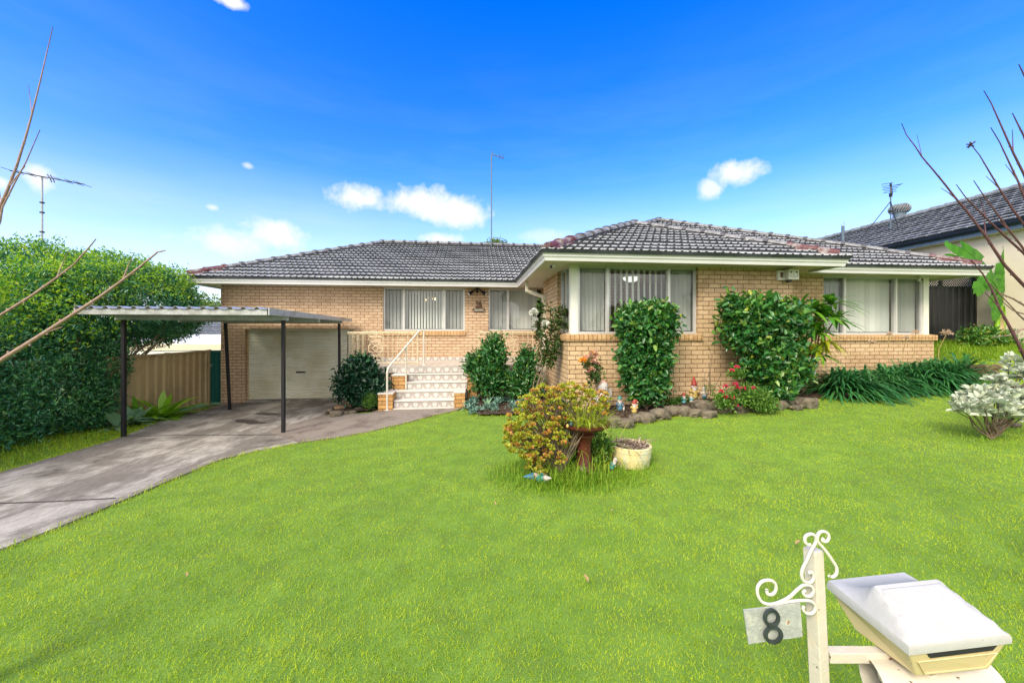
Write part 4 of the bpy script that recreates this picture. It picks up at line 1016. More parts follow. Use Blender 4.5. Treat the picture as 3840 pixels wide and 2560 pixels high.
# black gate on the right with lattice
gY=8.75; gx0=10.56; gx1=13.33; gt=thing('side_gate','tall black steel double gate with lattice top beyond the right end of the brick house','gate',((gx0+gx1)/2,gY,1.0))
za=hz(gx0,gY)-.15; zl0=atY(3560,1073,gY).z; zl1=atY(3560,1030,gY).z
for (a,c) in ((gx0,X_(3527,gY)-.03),(X_(3527,gY)+.03,gx1-.07)):
    b=MB(); ribsheet(b,(a,gY),(c,gY),za,za,zl0-.04,.17,.03,-1); b.build('gate_panel','gate_black',gt)
    b=MB(); s_=.055; k=0
    for sx in (-1,1):
        x=a-(zl1-zl0)
        while x<c:
            xa=x;za_=zl0;xb=x+(zl1-zl0);zb_=zl1
            if xa<a: za_+=a-xa; xa=a
            if xb>c: zb_-=xb-c; xb=c
            if xb-xa>.02:
                if sx>0: b.tube([(xa,gY+.012*sx,za_),(xb,gY+.012*sx,zb_)],.013,4)
                else: b.tube([(a+c-xa,gY+.012*sx,za_),(a+c-xb,gY+.012*sx,zb_)],.013,4)
            x+=s_*1.3
    b.build('lattice','gate_black',gt)
    b=MB(); b.box(a,c,gY-.025,gY+.025,zl0-.04,zl0); b.box(a,c,gY-.025,gY+.025,zl1,zl1+.04); b.box(a,a+.04,gY-.026,gY+.026,za,zl0-.04); b.box(c-.04,c,gY-.026,gY+.026,za,zl0-.04); b.build('gate_frame','gate_black',gt)
for x in (X_(3527,gY),gx1-.02): MB().box(x-.03,x+.03,gY-.03,gY+.03,za-.1,zl1+.09).build('gate_post','gate_black',gt)
# ================================================================== neighbouring house right
nh=thing('rendered_house','cream rendered neighbouring house with grey tiled roof and dark blue gutter on the right','house',(16,12,1.2))
dd=Vector((0,1,0)); nn=Vector((1,0,0)); A0=Vector((13.04,3.0,4.38)); A1=Vector((13.04,22.0,4.38)); ov=.31
def prismpath(a,c,prof,name,mat,par):
    b=MB(); q=[[a+nn*o+Vector((0,0,z)) for o,z in prof],[c+nn*o+Vector((0,0,z)) for o,z in prof]]; n=len(prof)
    b.add(q[0]+q[1],[(i,(i+1)%n,n+(i+1)%n,n+i) for i in range(n)]+[tuple(range(n))[::-1],tuple(range(n,2*n))]); return b.build(name,mat,par,smooth='auto')
gt_=[(0,0),(-.005,-.02),(.01,-.03),(-.01,-.06),(.005,-.10),(.03,-.13),(.10,-.13),(.10,0)]
prismpath(A0,A1,gt_,'gutter','gutter_dark',nh)
prismpath(A0,A1,[(.101,-.02),(.085,-.131),(.085,-.24),(.115,-.24),(.115,-.02)],'fascia','fascia_blue',nh)
prismpath(A0,A1,[(.116,-.22),(ov+.1,-.22),(ov+.1,-.25),(.116,-.25)],'soffit','render_cream',nh)
YW=atY(3443,0,1).y and 13.35/1.235
prismpath(A0,Vector((A1.x,YW,A1.z)),[(ov,-.251),(ov+.25,-.251),(ov+.25,-3.6),(ov,-3.6)],'wall','render_cream',nh)
prismpath(Vector((A1.x,YW+.01,A1.z)),A1,[(ov+.9,-.251),(ov+1.1,-.251),(ov+1.1,-3.6),(ov+.9,-3.6)],'wall','white_paint',nh)
T2=.45
def rayplane(u,v):
    d=at(u,v,1)-Vector((0,0,ZC)); n_=Vector((-nn.x*T2,-nn.y*T2,1)); return Vector((0,0,ZC))+d*((A0-Vector((0,0,ZC))).dot(n_)/d.dot(n_))
def st_(p): q=p-A0; return (q.dot(dd),q.dot(nn))
NR=3.75
pol=[(0,0),(19,0),(19-NR,NR),(0,NR)]
nr_=MB(); nr_.poly([A0+dd*x+nn*s+Vector((0,0,T2*s-.03)) for x,s in pol]); nr_.poly([A0+nn*NR+Vector((0,0,T2*NR-.03)),A0+dd*(19-NR)+nn*NR+Vector((0,0,T2*NR-.03)),A0+dd*19+nn*2*NR-Vector((0,0,.03)),A0+nn*2*NR-Vector((0,0,.03))]); nr_.poly([A0+dd*19-Vector((0,0,.03)),A0+dd*(19-NR)+nn*NR+Vector((0,0,T2*NR-.03)),A0+dd*19+nn*2*NR-Vector((0,0,.03))]); nro=nr_.build('roof','slate_edge',nh)
roof('roof_tiles',A0-Vector((0,0,.02)),dd,nn,T2,pol,nro,('slate_tile','slate_edge'),.33,.30,.018,.04,'flat')
for q0,q1 in ((A0+nn*NR+Vector((0,0,T2*NR)),A0+dd*(19-NR)+nn*NR+Vector((0,0,T2*NR))),(A0+dd*19,A0+dd*(19-NR)+nn*NR+Vector((0,0,T2*NR)))):
    b=MB(); L=(q1-q0).length; t_=(q1-q0)/L
    for k in range(int(L/.42)): b.tube([q0+t_*k*.42+Vector((0,0,.02)),q0+t_*(k+1)*.42+Vector((0,0,.05))],.11,8)
    b.build('ridge_cap','slate_tile',nro,smooth='auto')
c=rayplane(3373,822)
t=thing('roof_ventilator','round grey spinning roof ventilator on the neighbouring tiled roof','ventilator',c)
MB().lathe(c+Vector((0,0,-.1)),[(.20,0),(.20,.36)],16).build('base','fascia_blue',t,smooth='auto')
b=MB(); n=22
for i in range(n):
    a=2*PI*i/n; pts=[]
    for k in range(7):
        f_=k/6; r=.17+.15*math.sin(PI*(.18+.72*f_)); aa=a+f_*.5; pts.append(c+Vector((r*math.cos(aa),r*math.sin(aa),.26+.30*f_)))
    b.tube(pts,.022,5)
b.lathe(c,[(.20,.27),(.27,.35),(.28,.45),(.22,.54),(.08,.58),(.01,.585)],20); b.build('turbine','slate_tile',t,smooth=True)
# tv aerial on neighbour roof
c=rayplane(3340,862); top=at(3342,690,(c-Vector((0,0,ZC))).dot(Vector((ST,CT,0)))); 
t=thing('tv_aerial','dark many-rod television aerial on a guyed mast on the neighbouring roof','antenna',c)
h=top.z-c.z; b=MB(); b.tube([c,(c.x,c.y,top.z)],.022,6); b.build('mast','fascia_blue',t)
s_=h/172.0
b=MB(); jz=c.z+h*.62
for (u,v) in ((3222,905),(3370,868)): q=rayplane(u,v); b.tube([(c.x,c.y,jz),q],.014,5)
b.build('stay','black_metal',t)
b=MB(); rx=Vector((CT,-ST,0))
for i,(zz,w0,w1) in enumerate([(-2,-38,10),(2,12,50),(6,-36,42),(12,-30,32),(18,-34,28),(24,-26,20),(30,-30,24)]):
    cc=Vector((c.x,c.y,top.z-zz*s_)); b.tube([cc+rx*w0*s_*.9+Vector((0,0,-4*s_)),cc+rx*w1*s_*.9+Vector((0,0,3*s_))],.010,5)
b.tube([(c.x,c.y,top.z+.02),(c.x+.05,c.y,top.z-40*s_)],.035,5)
for zz in (35,42,100): MB().box(c.x-.04,c.x+.04,c.y-.03,c.y+.03,top.z-(zz+6)*s_,top.z-zz*s_).build('clamp','black_metal',t)
b.build('rods','black_metal',t)
c=rayplane(3161,905)
t=thing('vent_pipe','thin dark vent pipe with a ring on top beside the neighbouring roof edge','pipe',c)
tz=at(3161,848,(c-Vector((0,0,ZC))).dot(Vector((ST,CT,0)))).z
MB().tube([c-Vector((0,0,.4)),(c.x,c.y,tz)],.055,10).build('pipe','fascia_blue',t,smooth='auto')
MB().tube([(c.x+.07*math.cos(a),c.y,tz+.08+.07*math.sin(a)) for a in [2*PI*i/12 for i in range(12)]],.012,5,closed=True).build('ring','galv',t)
# ================================================================== left neighbour with white roof, far tree, tall mast
lh=thing('white_roofed_house','low neighbouring house with white roof and cream fascia seen beyond the tan fence','house',(-16,19,-1))
def pw(u,v,Y): return atY(u,v,Y)
a=pw(560,1312,17);c_=pw(860,1306,17); zf=a.z
b=MB(); b.box(a.x-3,c_.x+1.5,17,17.1,zf-.02,zf+.22); b.build('fascia','render_cream',lh)
b=MB(); b.box(a.x-3,c_.x+1.5,17.101,17.16,zf+.16,zf+.30); b.box(a.x-3,c_.x+1.5,16.95,16.999,zf-.18,zf-.05); b.build('gutter','white_paint',lh)
b=MB(); b.box(a.x-2.5,c_.x-.4,17.5,17.7,-1.3,zf-.02); b.build('wall','fascia_blue',lh)
x0,x1=a.x-3,c_.x+1.5
b=MB(); b.poly([(x0,17.1,zf+.28),(x1,17.1,zf+.28),(x1,19.6,zf+.62),(x0,19.6,zf+.62)]); b.build('roof','white_roof',lh)
pk=pw(735,1222,23)
roof('roof_tiles',(x0-1,19.6,zf+.55),(1,0,0),(0,1,0),.32,[(0,0),(x1-x0+1,0),(pk.x-x0+1,3.4),(.5,3.4)],lh,('slate_tile','slate_edge'),.33,.30,.02,.04)
MB().tube([pw(716,1240,20),pw(716,1215,20)],.05,6).build('vent_pipe','galv',lh)
c=at(158,980,15); t=thing('antenna_mast','very tall thin mast with long tilted boom aerial above the hedge','antenna',(c.x,c.y,.5))
top=at(158,663,15); MB().tube([(c.x,c.y,.5),(c.x,c.y,3.4),(c.x,c.y,top.z)],.03,8).build('pole','galv',t)
b=MB(); q0,q1=at(38,640,14.6),at(318,692,15.4); b.tube([q0,q1],.022,6)
for f_ in (.52,.56): 
    m_=q0.lerp(q1,f_); b.tube([m_+Vector((-.10,0,.14)),m_,m_+Vector((.06,0,-.16))],.018,5)
for f_ in (.03,.2,.35,.7,.85,.97): m_=q0.lerp(q1,f_); b.tube([m_-Vector((.02,.35,0)),m_+Vector((.02,.35,0))],.010,4)
b.build('aerial','g_black',t)
for v in (760,797,870): q=at(158,v,15); MB().box(q.x-.05,q.x+.05,q.y-.05,q.y+.05,q.z-.03,q.z+.03).build('clamp','g_black',t)
# ================================================================== trees and shrubs
def shrub(name,label,cat,loc,blobs,mats,n,per,L,W,stems=(),stem_mat='bark',group=None,second=None,inner=.62,lump=.12,stem_name='trunk',**kw):
    t=thing(name,label,cat,loc,group)
    nb=NB(); p,nn_=crown_pts(blobs,n,inner,lump); nb.add(*sprigs(p,nn_,per,L,W,**kw))
    nb.build('foliage',mats,t)
    if second:
        m2,n2,f2=second; nb=NB(); p,nn_=crown_pts(blobs,n2,.93,lump); k=f2(p,nn_); nb.add(*sprigs(p[k]+nn_[k]*.03,nn_[k],per,L,W,**kw)); nb.build('young_foliage',m2,t)
    if stems:
        b=MB()
        for pts,r0,r1 in stems: b.tube(pts,path_r(pts,r0,r1),7)
        b.build(stem_name,stem_mat,t,smooth=True)
    return t
def topf(th=.25,amt=1.0,zmin=None):
    def f(p,n): 
        k=(n[:,2]+RNG.normal(0,.22,len(p))>th)&(RNG.random(len(p))<amt)
        if zmin is not None: k&=p[:,2]+RNG.normal(0,.25,len(p))>zmin
        return k
    return f
# left hedge: near mass and the tree with bare trunks beside the carport
bl=[(-7.9,3.6,.9,1.4,1.3,1.3),(-7.65,5.1,.95,1.1,1.2,1.32),(-7.7,6.5,1.0,1.0,1.0,1.42),(-9.3,7.9,1.1,1.5,1.4,1.45),(-9.4,4.8,1.0,1.8,2,1.4),(-7.8,7.6,1.45,.8,.7,1.25),(-7.2,5.6,.5,.62,.9,.72),(-11.2,6.5,1.3,2,2,1.7),(-7.35,7.5,.55,.62,.6,.75),(-7.2,4.2,.5,.65,.8,.72),(-7.6,7.6,1.5,.9,.8,1.3),(-7.25,6.5,.35,.55,.8,.6),(-7.15,5.0,.3,.5,.8,.6),(-7.4,8.0,.45,.5,.45,.55),(-7.3,6.6,1.0,.6,.8,.8),(-7.2,5.2,1.1,.6,.9,.8)]
st_l=[]
for i in range(14):
    a=G(200+i*20,1600)
    st_l.append((wob((-7.8+random.uniform(-.4,.4),4.0+i*.28,-.2),(-7.6+random.uniform(-.8,.5),4.2+i*.35,random.uniform(1.2,2.2)),6,.15),.03,.01))
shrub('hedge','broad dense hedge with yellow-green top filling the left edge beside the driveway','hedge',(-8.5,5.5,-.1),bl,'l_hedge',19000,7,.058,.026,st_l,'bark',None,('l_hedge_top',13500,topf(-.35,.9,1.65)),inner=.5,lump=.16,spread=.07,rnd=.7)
bt=[(-6.95,7.75,.35,.28,.4,.5),(-7.0,8.1,1.0,.28,.35,.5),(-8.3,9.3,2.15,1.35,1.35,1.15),(-7.3,9.2,2.25,1.0,1.15,.85),(-9.2,8.9,2.2,1.3,1.3,1.2),(-7.15,9.8,1.95,.6,.8,.5),(-7.5,8.2,2.25,.75,.8,.75),(-7.9,10.3,2.3,.95,.7,.75)]
stt=[]; root=Vector((-7.55,8.35,hz(-7.5,8.3)-.05))
for (dx,dy,z,r) in ((.75,1.1,2.2,.05),(.35,.4,2.3,.055),(-.15,.1,2.6,.06),(-.5,.5,2.4,.05),(.1,-.4,2.0,.04),(-.6,-.1,2.2,.045),(.9,.6,1.75,.035),(.45,1.3,1.9,.04)):
    e=root+Vector((dx,dy,z)); m_=root+Vector((dx*.25,dy*.25,z*.45)); pts=wob(root,m_,4,.06)+wob(m_,e,5,.10)[1:]
    stt.append((pts,r,.012))
    for k in range(3):
        q=pts[4+k]; stt.append((wob(q,q+Vector((random.uniform(-.3,.7),random.uniform(-.4,.4),random.uniform(.3,.7))),4,.05),.02,.007))
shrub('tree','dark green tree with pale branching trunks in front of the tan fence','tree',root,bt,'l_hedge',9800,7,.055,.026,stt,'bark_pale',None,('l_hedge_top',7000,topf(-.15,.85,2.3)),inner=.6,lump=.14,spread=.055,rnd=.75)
# distant trees
def fartree(u,v,Y,r,label,n=900,sc=1.0,L=.16):
    c=atY(u,v,Y); bb=[(c.x+random.uniform(-.6,.6)*r,c.y+random.uniform(-.5,.5)*r,c.z-r*.4*k+random.uniform(-.1,.3)*r,r*random.uniform(.5,.8),r*.7,r*random.uniform(.4,.62)) for k in range(4)]
    shrub('tree',label,'tree',(c.x,c.y,-1.2),bb,'l_far',n,5,L,L*.5,[([(c.x,c.y,-1.2),(c.x+.1,c.y,c.z-r*.6),(c.x,c.y,c.z)],.16,.05)],'bark','trees far behind the houses',inner=.5,spread=.14)
fartree(700,1160,24,1.9,'pale green distant tree just right of the hedge, above the white neighbouring roof')
fartree(812,1195,27,1.7,'pale green distant tree seen between the white neighbouring roof and the brick corner')
fartree(640,1200,30,2.2,'distant tree behind the dark hedge tree, left of the white roof')
fartree(1885,930,30,1.1,'small distant treetop peeping over the middle of the tiled ridge',700)
fartree(600,1290,20,1.0,'low pale tree at the eave of the white-roofed house',400)
# camellia left of the steps
def stems_up(c,h,n,sp,r=.016):
    out=[]
    for i in range(n):
        a=random.uniform(0,2*PI); e=Vector(c)+Vector((math.cos(a)*sp,math.sin(a)*sp*.8,h*random.uniform(.7,1)))
        out.append((wob(c,e,5,.05),r,.005))
    return out
c=Vector((-2.58,8.72,0)); c.z=hz(c.x,c.y)
k=lambda u,v,Y:atY(u,v,Y)
c1=k(1360,1440,8.75); 
bb=[(c1.x,8.78,c1.z-.05,.42,.33,.33),(c1.x-.05,8.8,c1.z+.28,.30,.28,.26),(c1.x+.22,8.7,c1.z-.12,.28,.25,.24),(c1.x-.28,8.75,c1.z-.05,.25,.25,.28),(c1.x-.02,8.8,c1.z+.42,.16,.18,.16)]
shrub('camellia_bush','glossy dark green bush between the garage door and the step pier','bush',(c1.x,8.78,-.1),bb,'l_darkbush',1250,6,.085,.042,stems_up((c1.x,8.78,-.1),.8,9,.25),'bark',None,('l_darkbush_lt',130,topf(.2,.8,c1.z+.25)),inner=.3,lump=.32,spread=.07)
c2=k(1392,1505,8.45); shrub('low_shrub','small light green shrub at the foot of the dark bush beside the step pier','bush',(c2.x,8.45,-.05),[(c2.x,8.45,c2.z+.02,.16,.13,.15),(c2.x-.05,8.5,c2.z+.12,.09,.09,.1)],'l_low',330,6,.035,.016,(),inner=.3,spread=.03)
# camellias right of the steps
c3=k(1830,1390,8.55); c4_=k(1960,1420,8.4)
bb=[(c3.x,8.6,c3.z,.36,.3,.34),(c3.x+.12,8.6,c3.z+.34,.22,.22,.30),(c3.x-.2,8.6,c3.z+.12,.26,.22,.24),(c3.x+.05,8.6,c3.z-.25,.30,.26,.24),(c3.x+.16,8.6,c3.z+.60,.10,.10,.14)]
shrub('camellia_bush','tall open camellia bush right of the tiled steps in front of the balustrade','bush',(c3.x,8.6,.05),bb,'l_camellia',950,6,.092,.042,stems_up((c3.x,8.6,.05),1.2,11,.3),'bark',None,inner=.25,lump=.38,spread=.075)
bb=[(c4_.x,8.4,c4_.z-.05,.30,.26,.27),(c4_.x+.05,8.4,c4_.z+.28,.16,.18,.24),(c4_.x+.10,8.42,c4_.z+.50,.12,.12,.14),(c4_.x-.1,8.35,c4_.z-.2,.26,.22,.18),(c4_.x+.12,8.3,c4_.z-.22,.2,.2,.2)]
shrub('camellia_bush','smaller green camellia bush beside the white rose, left of the wing wall corner','bush',(c4_.x,8.4,.05),bb,'l_camellia',780,6,.078,.036,stems_up((c4_.x,8.4,.05),1.0,9,.22),'bark',None,inner=.25,lump=.38,spread=.07)
# hedge ball and loose shrub against the wing
yc=6.45
a=k(2425,1240,yc); z0=hz(a.x,yc)+.03
h=lambda v:k(2425,v,yc).z
bb=[(a.x,yc,h(1235),.47,.30,.36),(a.x-.05,yc,h(1340),.42,.29,.38),(a.x-.02,yc,h(1420),.36,.27,.30),(a.x+.12,yc,h(1200),.38,.28,.26),(a.x-.18,yc,h(1210),.32,.28,.26),(a.x+.14,yc,h(1330),.28,.24,.34),(a.x,yc,h(1470),.26,.22,.16)]
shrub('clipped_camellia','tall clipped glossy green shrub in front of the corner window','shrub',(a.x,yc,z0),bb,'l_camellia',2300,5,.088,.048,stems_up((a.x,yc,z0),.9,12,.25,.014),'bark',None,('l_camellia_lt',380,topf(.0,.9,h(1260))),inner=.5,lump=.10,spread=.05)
a=k(2870,1260,6.3); h=lambda v:k(2870,v,6.3).z; z0=hz(a.x,6.3)+.03
X3=lambda u:k(u,1200,6.3).x
bb=[(X3(2845),6.3,h(1180),.42,.28,.24),(X3(2945),6.3,h(1200),.32,.28,.30),(X3(2800),6.3,h(1240),.36,.28,.36),(X3(2915),6.3,h(1300),.34,.26,.32),(X3(2860),6.3,h(1370),.34,.26,.30),(X3(2900),6.25,h(1440),.28,.24,.26),(X3(2760),6.3,h(1165),.20,.2,.18),(X3(2975),6.3,h(1380),.24,.22,.26)]
stm=[]
for i in range(13):
    e=Vector((X3(random.uniform(2760,2990)),6.3+random.uniform(-.15,.15),h(random.uniform(1130,1330)))); stm.append((wob((X3(2890),6.3,z0),e,6,.06),.02,.006))
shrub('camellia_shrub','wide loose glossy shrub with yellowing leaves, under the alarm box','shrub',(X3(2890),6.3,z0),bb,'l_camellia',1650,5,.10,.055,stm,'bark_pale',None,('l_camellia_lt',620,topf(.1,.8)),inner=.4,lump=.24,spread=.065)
# strap-leaved clumps
def rosette(P0,n,L,W,g,zmin,mat,parent,name='leaves',up=1.0,seg=6,fold=.25,prof=None,sd=.1,spread=.02):
    P=np.repeat(np.array([P0],float),n,0)+RNG.normal(0,spread,(n,3))*[1,1,.5]
    D=rdir(n,zmin,1)*[1,1,up]; 
    return strap_geo(P,D,L*(1+RNG.normal(0,sd,n)),W*(1+RNG.normal(0,.12,n)),g,seg,fold,prof=prof)
lance=lambda t: math.sin(PI*min(1,.12+t*.88))**.8*1.0+.02
t=thing('cordyline','cordyline with arching green strap leaves and a yellow lower tuft','plant',(k(3060,1400,6.9).x,6.9,hz(7.6,6.7)))
z0=t.location.z; bx_=Vector((k(3020,1400,6.9).x,6.95,z0)); heads=[]; nb=NB(); nby=NB(); sb=MB()
for (u,v,Y,n,L) in ((3000,1150,7.0,20,.42),(3045,1165,6.9,24,.42),(3118,1140,6.8,26,.42),(3090,1190,6.8,26,.42),(3030,1235,6.9,24,.38),(3065,1250,6.8,20,.36),(3130,1200,6.85,20,.36),(3010,1300,6.9,18,.36),(3060,1330,6.85,18,.34)):
    Y-=.45; p=atY(u,v,Y); V_,F_=rosette(p,n,L*1.15,.075,.45,-.1,None,None,prof=lance); nb.add(V_,F_); pts=wob(bx_,p,6,.07); sb.tube(pts,path_r(pts,.022,.012),6)
for (u,v,Y,n,L) in ((3092,1290,6.75,16,.42),(3075,1320,6.75,10,.34)):
    Y-=.4; p=atY(u,v,Y); V_,F_=rosette(p,n,L,.055,.9,.0,None,None,prof=lance); nby.add(V_,F_); pts=wob(bx_,p,6,.05); sb.tube(pts,path_r(pts,.02,.012),6)
nb.build('leaves','l_cordy',t); nby.build('yellow_leaves','l_yellow',t); sb.build('stems','bark_pale',t,smooth=True)
for i,(us,Y0,lab) in enumerate((((3130,3230),6.85,'left part of the dark green agapanthus bed, beside the cordyline'),((3230,3380),6.9,'middle of the dark green agapanthus bed, below the far window'),((3380,3500),6.95,'right end of the dark green agapanthus bed, below the sill corner'),((3500,3600),6.95,'last agapanthus clump beside the timber sleepers and the lawn step'))):
    nb=NB(); c=atY(sum(us)/2,1440,Y0); 
    for k_ in range(6 if i<3 else 5):
        u=random.uniform(*us); p=atY(u,1400,Y0+random.uniform(-.28,.12)); z=hz(p.x,p.y)
        V_,F_=rosette((p.x,p.y,z),74,1.04,.036,.6,.24,None,None,spread=.05,up=1.0,prof=lambda t:(.75+.35*math.sin(PI*t))*(1-t**4)+.02); nb.add(V_,F_)
        V_,F_=rosette((p.x,p.y,z+.08),34,1.0,.036,.62,.6,None,None,spread=.06,up=1.2,prof=lambda t:(.75+.35*math.sin(PI*t))*(1-t**4)+.02); nb.add(V_,F_)
    o=nb.build('agapanthus_clump','l_agap',None,(c.x,Y0,hz(c.x,Y0))); tag(o,lab,'plant','agapanthus bed below the far window')
# dried agapanthus heads
for j,(u,v,ub,vb,lab) in enumerate(((3337,1255,3325,1340,'dried seed head in front of the far window, above the sill'),(3270,1285,3220,1345,'dried seed head on a leaning straw stem at the sill, leftmost of the dry heads'),(3433,1248,3428,1330,'pale dried seed head in front of the last window pane'),(3550,1250,3520,1310,'large dried seed head on a straw stem in front of the black gate'),(3398,1268,3385,1330,'small dried seed head over the brick sill'))):
    c=atY(u,v,6.75); q=atY(ub,vb,6.85); t=thing('dry_flower',lab,'flower',(q.x,q.y,q.z),'dried agapanthus seed heads')
    MB().tube([Vector((q.x,q.y,q.z-.2)),q,c],.006,5).build('stem','dry_stem',t)
    r=.10 if j==3 else .065; b=MB()
    for d in rdir(60,-.35,1): 
        e=c+Vector(d)*r*random.uniform(.7,1); b.tube([c,e],.0022,3); b.ell(e,.006,.006,.009,5,3)
    b.build('seed_head','dry_flower',t)
# roses
def rose(name,label,base,canes,mat_leaf,flowers,fl_mat,nleaf,lr=.022,stemmat='bark'):
    t=thing(name,label,'rose bush',base); b=MB(); nb=NB(); P=[]
    for c_ in canes:
        pts=[Vector(q) for q in c_]; b.tube(pts,path_r(pts,.012,.004),5)
        for q,r_ in zip(pts[:-1],pts[1:]): 
            for s in range(4): P.append(q.lerp(r_,s/4))
    b.build('stems',stemmat,t,smooth=True)
    zs=[p.z for p in P]; zc_=min(zs)+(max(zs)-min(zs))*.35; P=[p for p in P if p.z>zc_] or P
    P=np.array([tuple(P[i]) for i in RNG.integers(0,len(P),nleaf)])+RNG.normal(0,.045,(nleaf,3))
    nb.add(*sprigs(P,rdir(nleaf,-.3,1),3,lr*2.4,lr*1.5,spread=.025)); nb.build('leaves',mat_leaf,t)
    for (c_,r,fm) in flowers:
        f=NB(); n=34; d=rdir(n,-.2,1); rr=RNG.uniform(.1,.75,n)[:,None]; Pp=np.array([tuple(c_)])+d*r*rr*.5
        f.add(*leaves_geo(Pp,unit(d+[[0,0,.2]]),rdir(n),r*.95,r*.95,.5,.3)); f.build('flower',fm or fl_mat,t)
    return t
def pl(l,Y): return [atY(u,v,Y+random.uniform(-.05,.05)) for u,v in l]
base=pl([(2010,1500)],7.3)[0]; Yr=7.35
can=[pl(l,Yr) for l in ([(2000,1490),(2030,1400),(2058,1300),(2040,1230),(2030,1150)],[(1998,1492),(2020,1420),(2050,1330),(2070,1230),(2075,1150)],[(2005,1490),(2040,1400),(2085,1320),(2110,1260),(2120,1190)],[(2003,1490),(2045,1395),(2080,1310),(2095,1230),(2098,1160)],[(1990,1490),(2005,1420),(2035,1340),(2020,1260),(2010,1210)],[(2010,1490),(2060,1370),(2110,1270)],[(2030,1150),(2010,1165)],[(2098,1160),(2125,1180)])]
rose('rose_bush','tall leggy rose bush with white flowers and thin canes at the wing corner',(base.x,Yr,.12),can,'l_rose',[(atY(2002,1173,Yr-.1),.085,None),(atY(2045,1217,Yr-.1),.085,None),(atY(2012,1200,Yr-.1),.04,None),(atY(2072,1165,Yr),.035,None)],'petal_white',560,.024)
Yr=6.35; base=pl([(2240,1460)],Yr)[0]
can=[pl(l,Yr) for l in ([(2240,1470),(2225,1400),(2205,1370),(2222,1335)],[(2245,1470),(2235,1400),(2224,1350)],[(2250,1470),(2250,1420),(2240,1370)],[(2255,1470),(2220,1400),(2192,1355)],[(2240,1460),(2232,1420),(2215,1390)])]
rose('rose_bush','rose bush with pale pink and orange blooms against the brick below the corner window',(base.x,Yr,.18),can,'l_rose',[(atY(2225,1331,Yr-.05),.085,None),(atY(2186,1354,Yr-.05),.07,'petal_orange'),(atY(2224,1355,Yr-.05),.07,None),(atY(2199,1345,Yr),.065,None),(atY(2216,1389,Yr-.05),.08,None),(atY(2243,1366,Yr),.04,None),(atY(2245,1405,Yr),.04,None)],'petal_pink',170,.022)
Yr=6.55; base=pl([(2660,1480)],Yr)[0]
can=[pl(l,Yr) for l in ([(2665,1485),(2660,1420),(2662,1360),(2668,1330),(2661,1308)],[(2665,1485),(2663,1400),(2670,1340),(2682,1291)],[(2650,1485),(2640,1440),(2644,1398)],[(2668,1485),(2690,1430),(2706,1404)])]
t=thing('bare_plant','thin bare twiggy plant against the brick between the two big shrubs','plant',(base.x,Yr,.3)); b=MB()
for c_ in can: b.tube(c_,path_r(c_,.006,.003),5); b.ell(c_[-1],.010,.010,.010,6,4)
b.build('stems','bark',t); nb=NB(); P=np.array([tuple(atY(2662,1455,Yr))])+RNG.normal(0,.035,(40,3)); nb.add(*sprigs(P,rdir(40),3,.03,.016)); nb.build('leaves','l_camellia_lt',t)
# magenta geranium and low green shrub behind the rocks
def flowers(par,pts,r,mat):
    for c_ in pts:
        f=NB(); n=20; d=rdir(n,-.3,1); f.add(*leaves_geo(np.array([tuple(c_)])+d*r*.5,d,rdir(n),r*.8,r*.8,.3,.2)); f.build('flower',mat,par)
Y5=5.95; c=atY(2720,1500,Y5)
t=shrub('geranium','straggling geranium with magenta flowers behind the rock edging','plant',(c.x,Y5,.3),[(atY(2725,1500,Y5).x,Y5,c.z,.22,.15,.10),(atY(2790,1470,Y5).x,Y5,c.z+.08,.16,.12,.12),(atY(2760,1380,6.1).x,6.1,atY(2760,1395,6.1).z,.12,.08,.10)],'l_low',260,5,.04,.03,stems_up((c.x+.1,Y5,.3),.5,6,.2,.006),'bark',None,inner=.3,spread=.04)
flowers(t,[atY(u,v,Y5-.08) for u,v in ((2757,1440),(2766,1455),(2705,1468),(2720,1487),(2788,1456),(2720,1448),(2745,1390),(2746,1492),(2763,1378),(2760,1520),(2905,1518),(2824,1455))],.036,'petal_magenta')
c=atY(2830,1490,5.95); shrub('low_shrub','low bright green spreading shrub spilling over the rock edging','bush',(c.x,5.95,.3),[(c.x,5.95,c.z,.26,.2,.14),(atY(2870,1520,5.85).x,5.85,atY(2870,1515,5.85).z,.2,.15,.10),(atY(2800,1460,6.0).x,6.0,c.z+.08,.18,.15,.10)],'l_low',620,6,.035,.018,(),inner=.35,spread=.03)
for i,(u,v,lab) in enumerate(((2515,1507,'small green weed in the mulch below the clipped shrub'),(2560,1500,'small leafy weed left of the little red-hatted gnome'),(2960,1480,'low green plant at the right end of the rock border'),(3060,1455,'grassy plant between the rocks and the agapanthus'),(2300,1480,'small leafy plant behind the cherub statue'))):
    q=G(u,v+15); shrub('weed',lab,'plant',(q.x,q.y,q.z),[(q.x,q.y,q.z+.06,.10,.08,.07)],'l_camellia_lt',60,5,.05,.02,(),inner=.2,spread=.03)
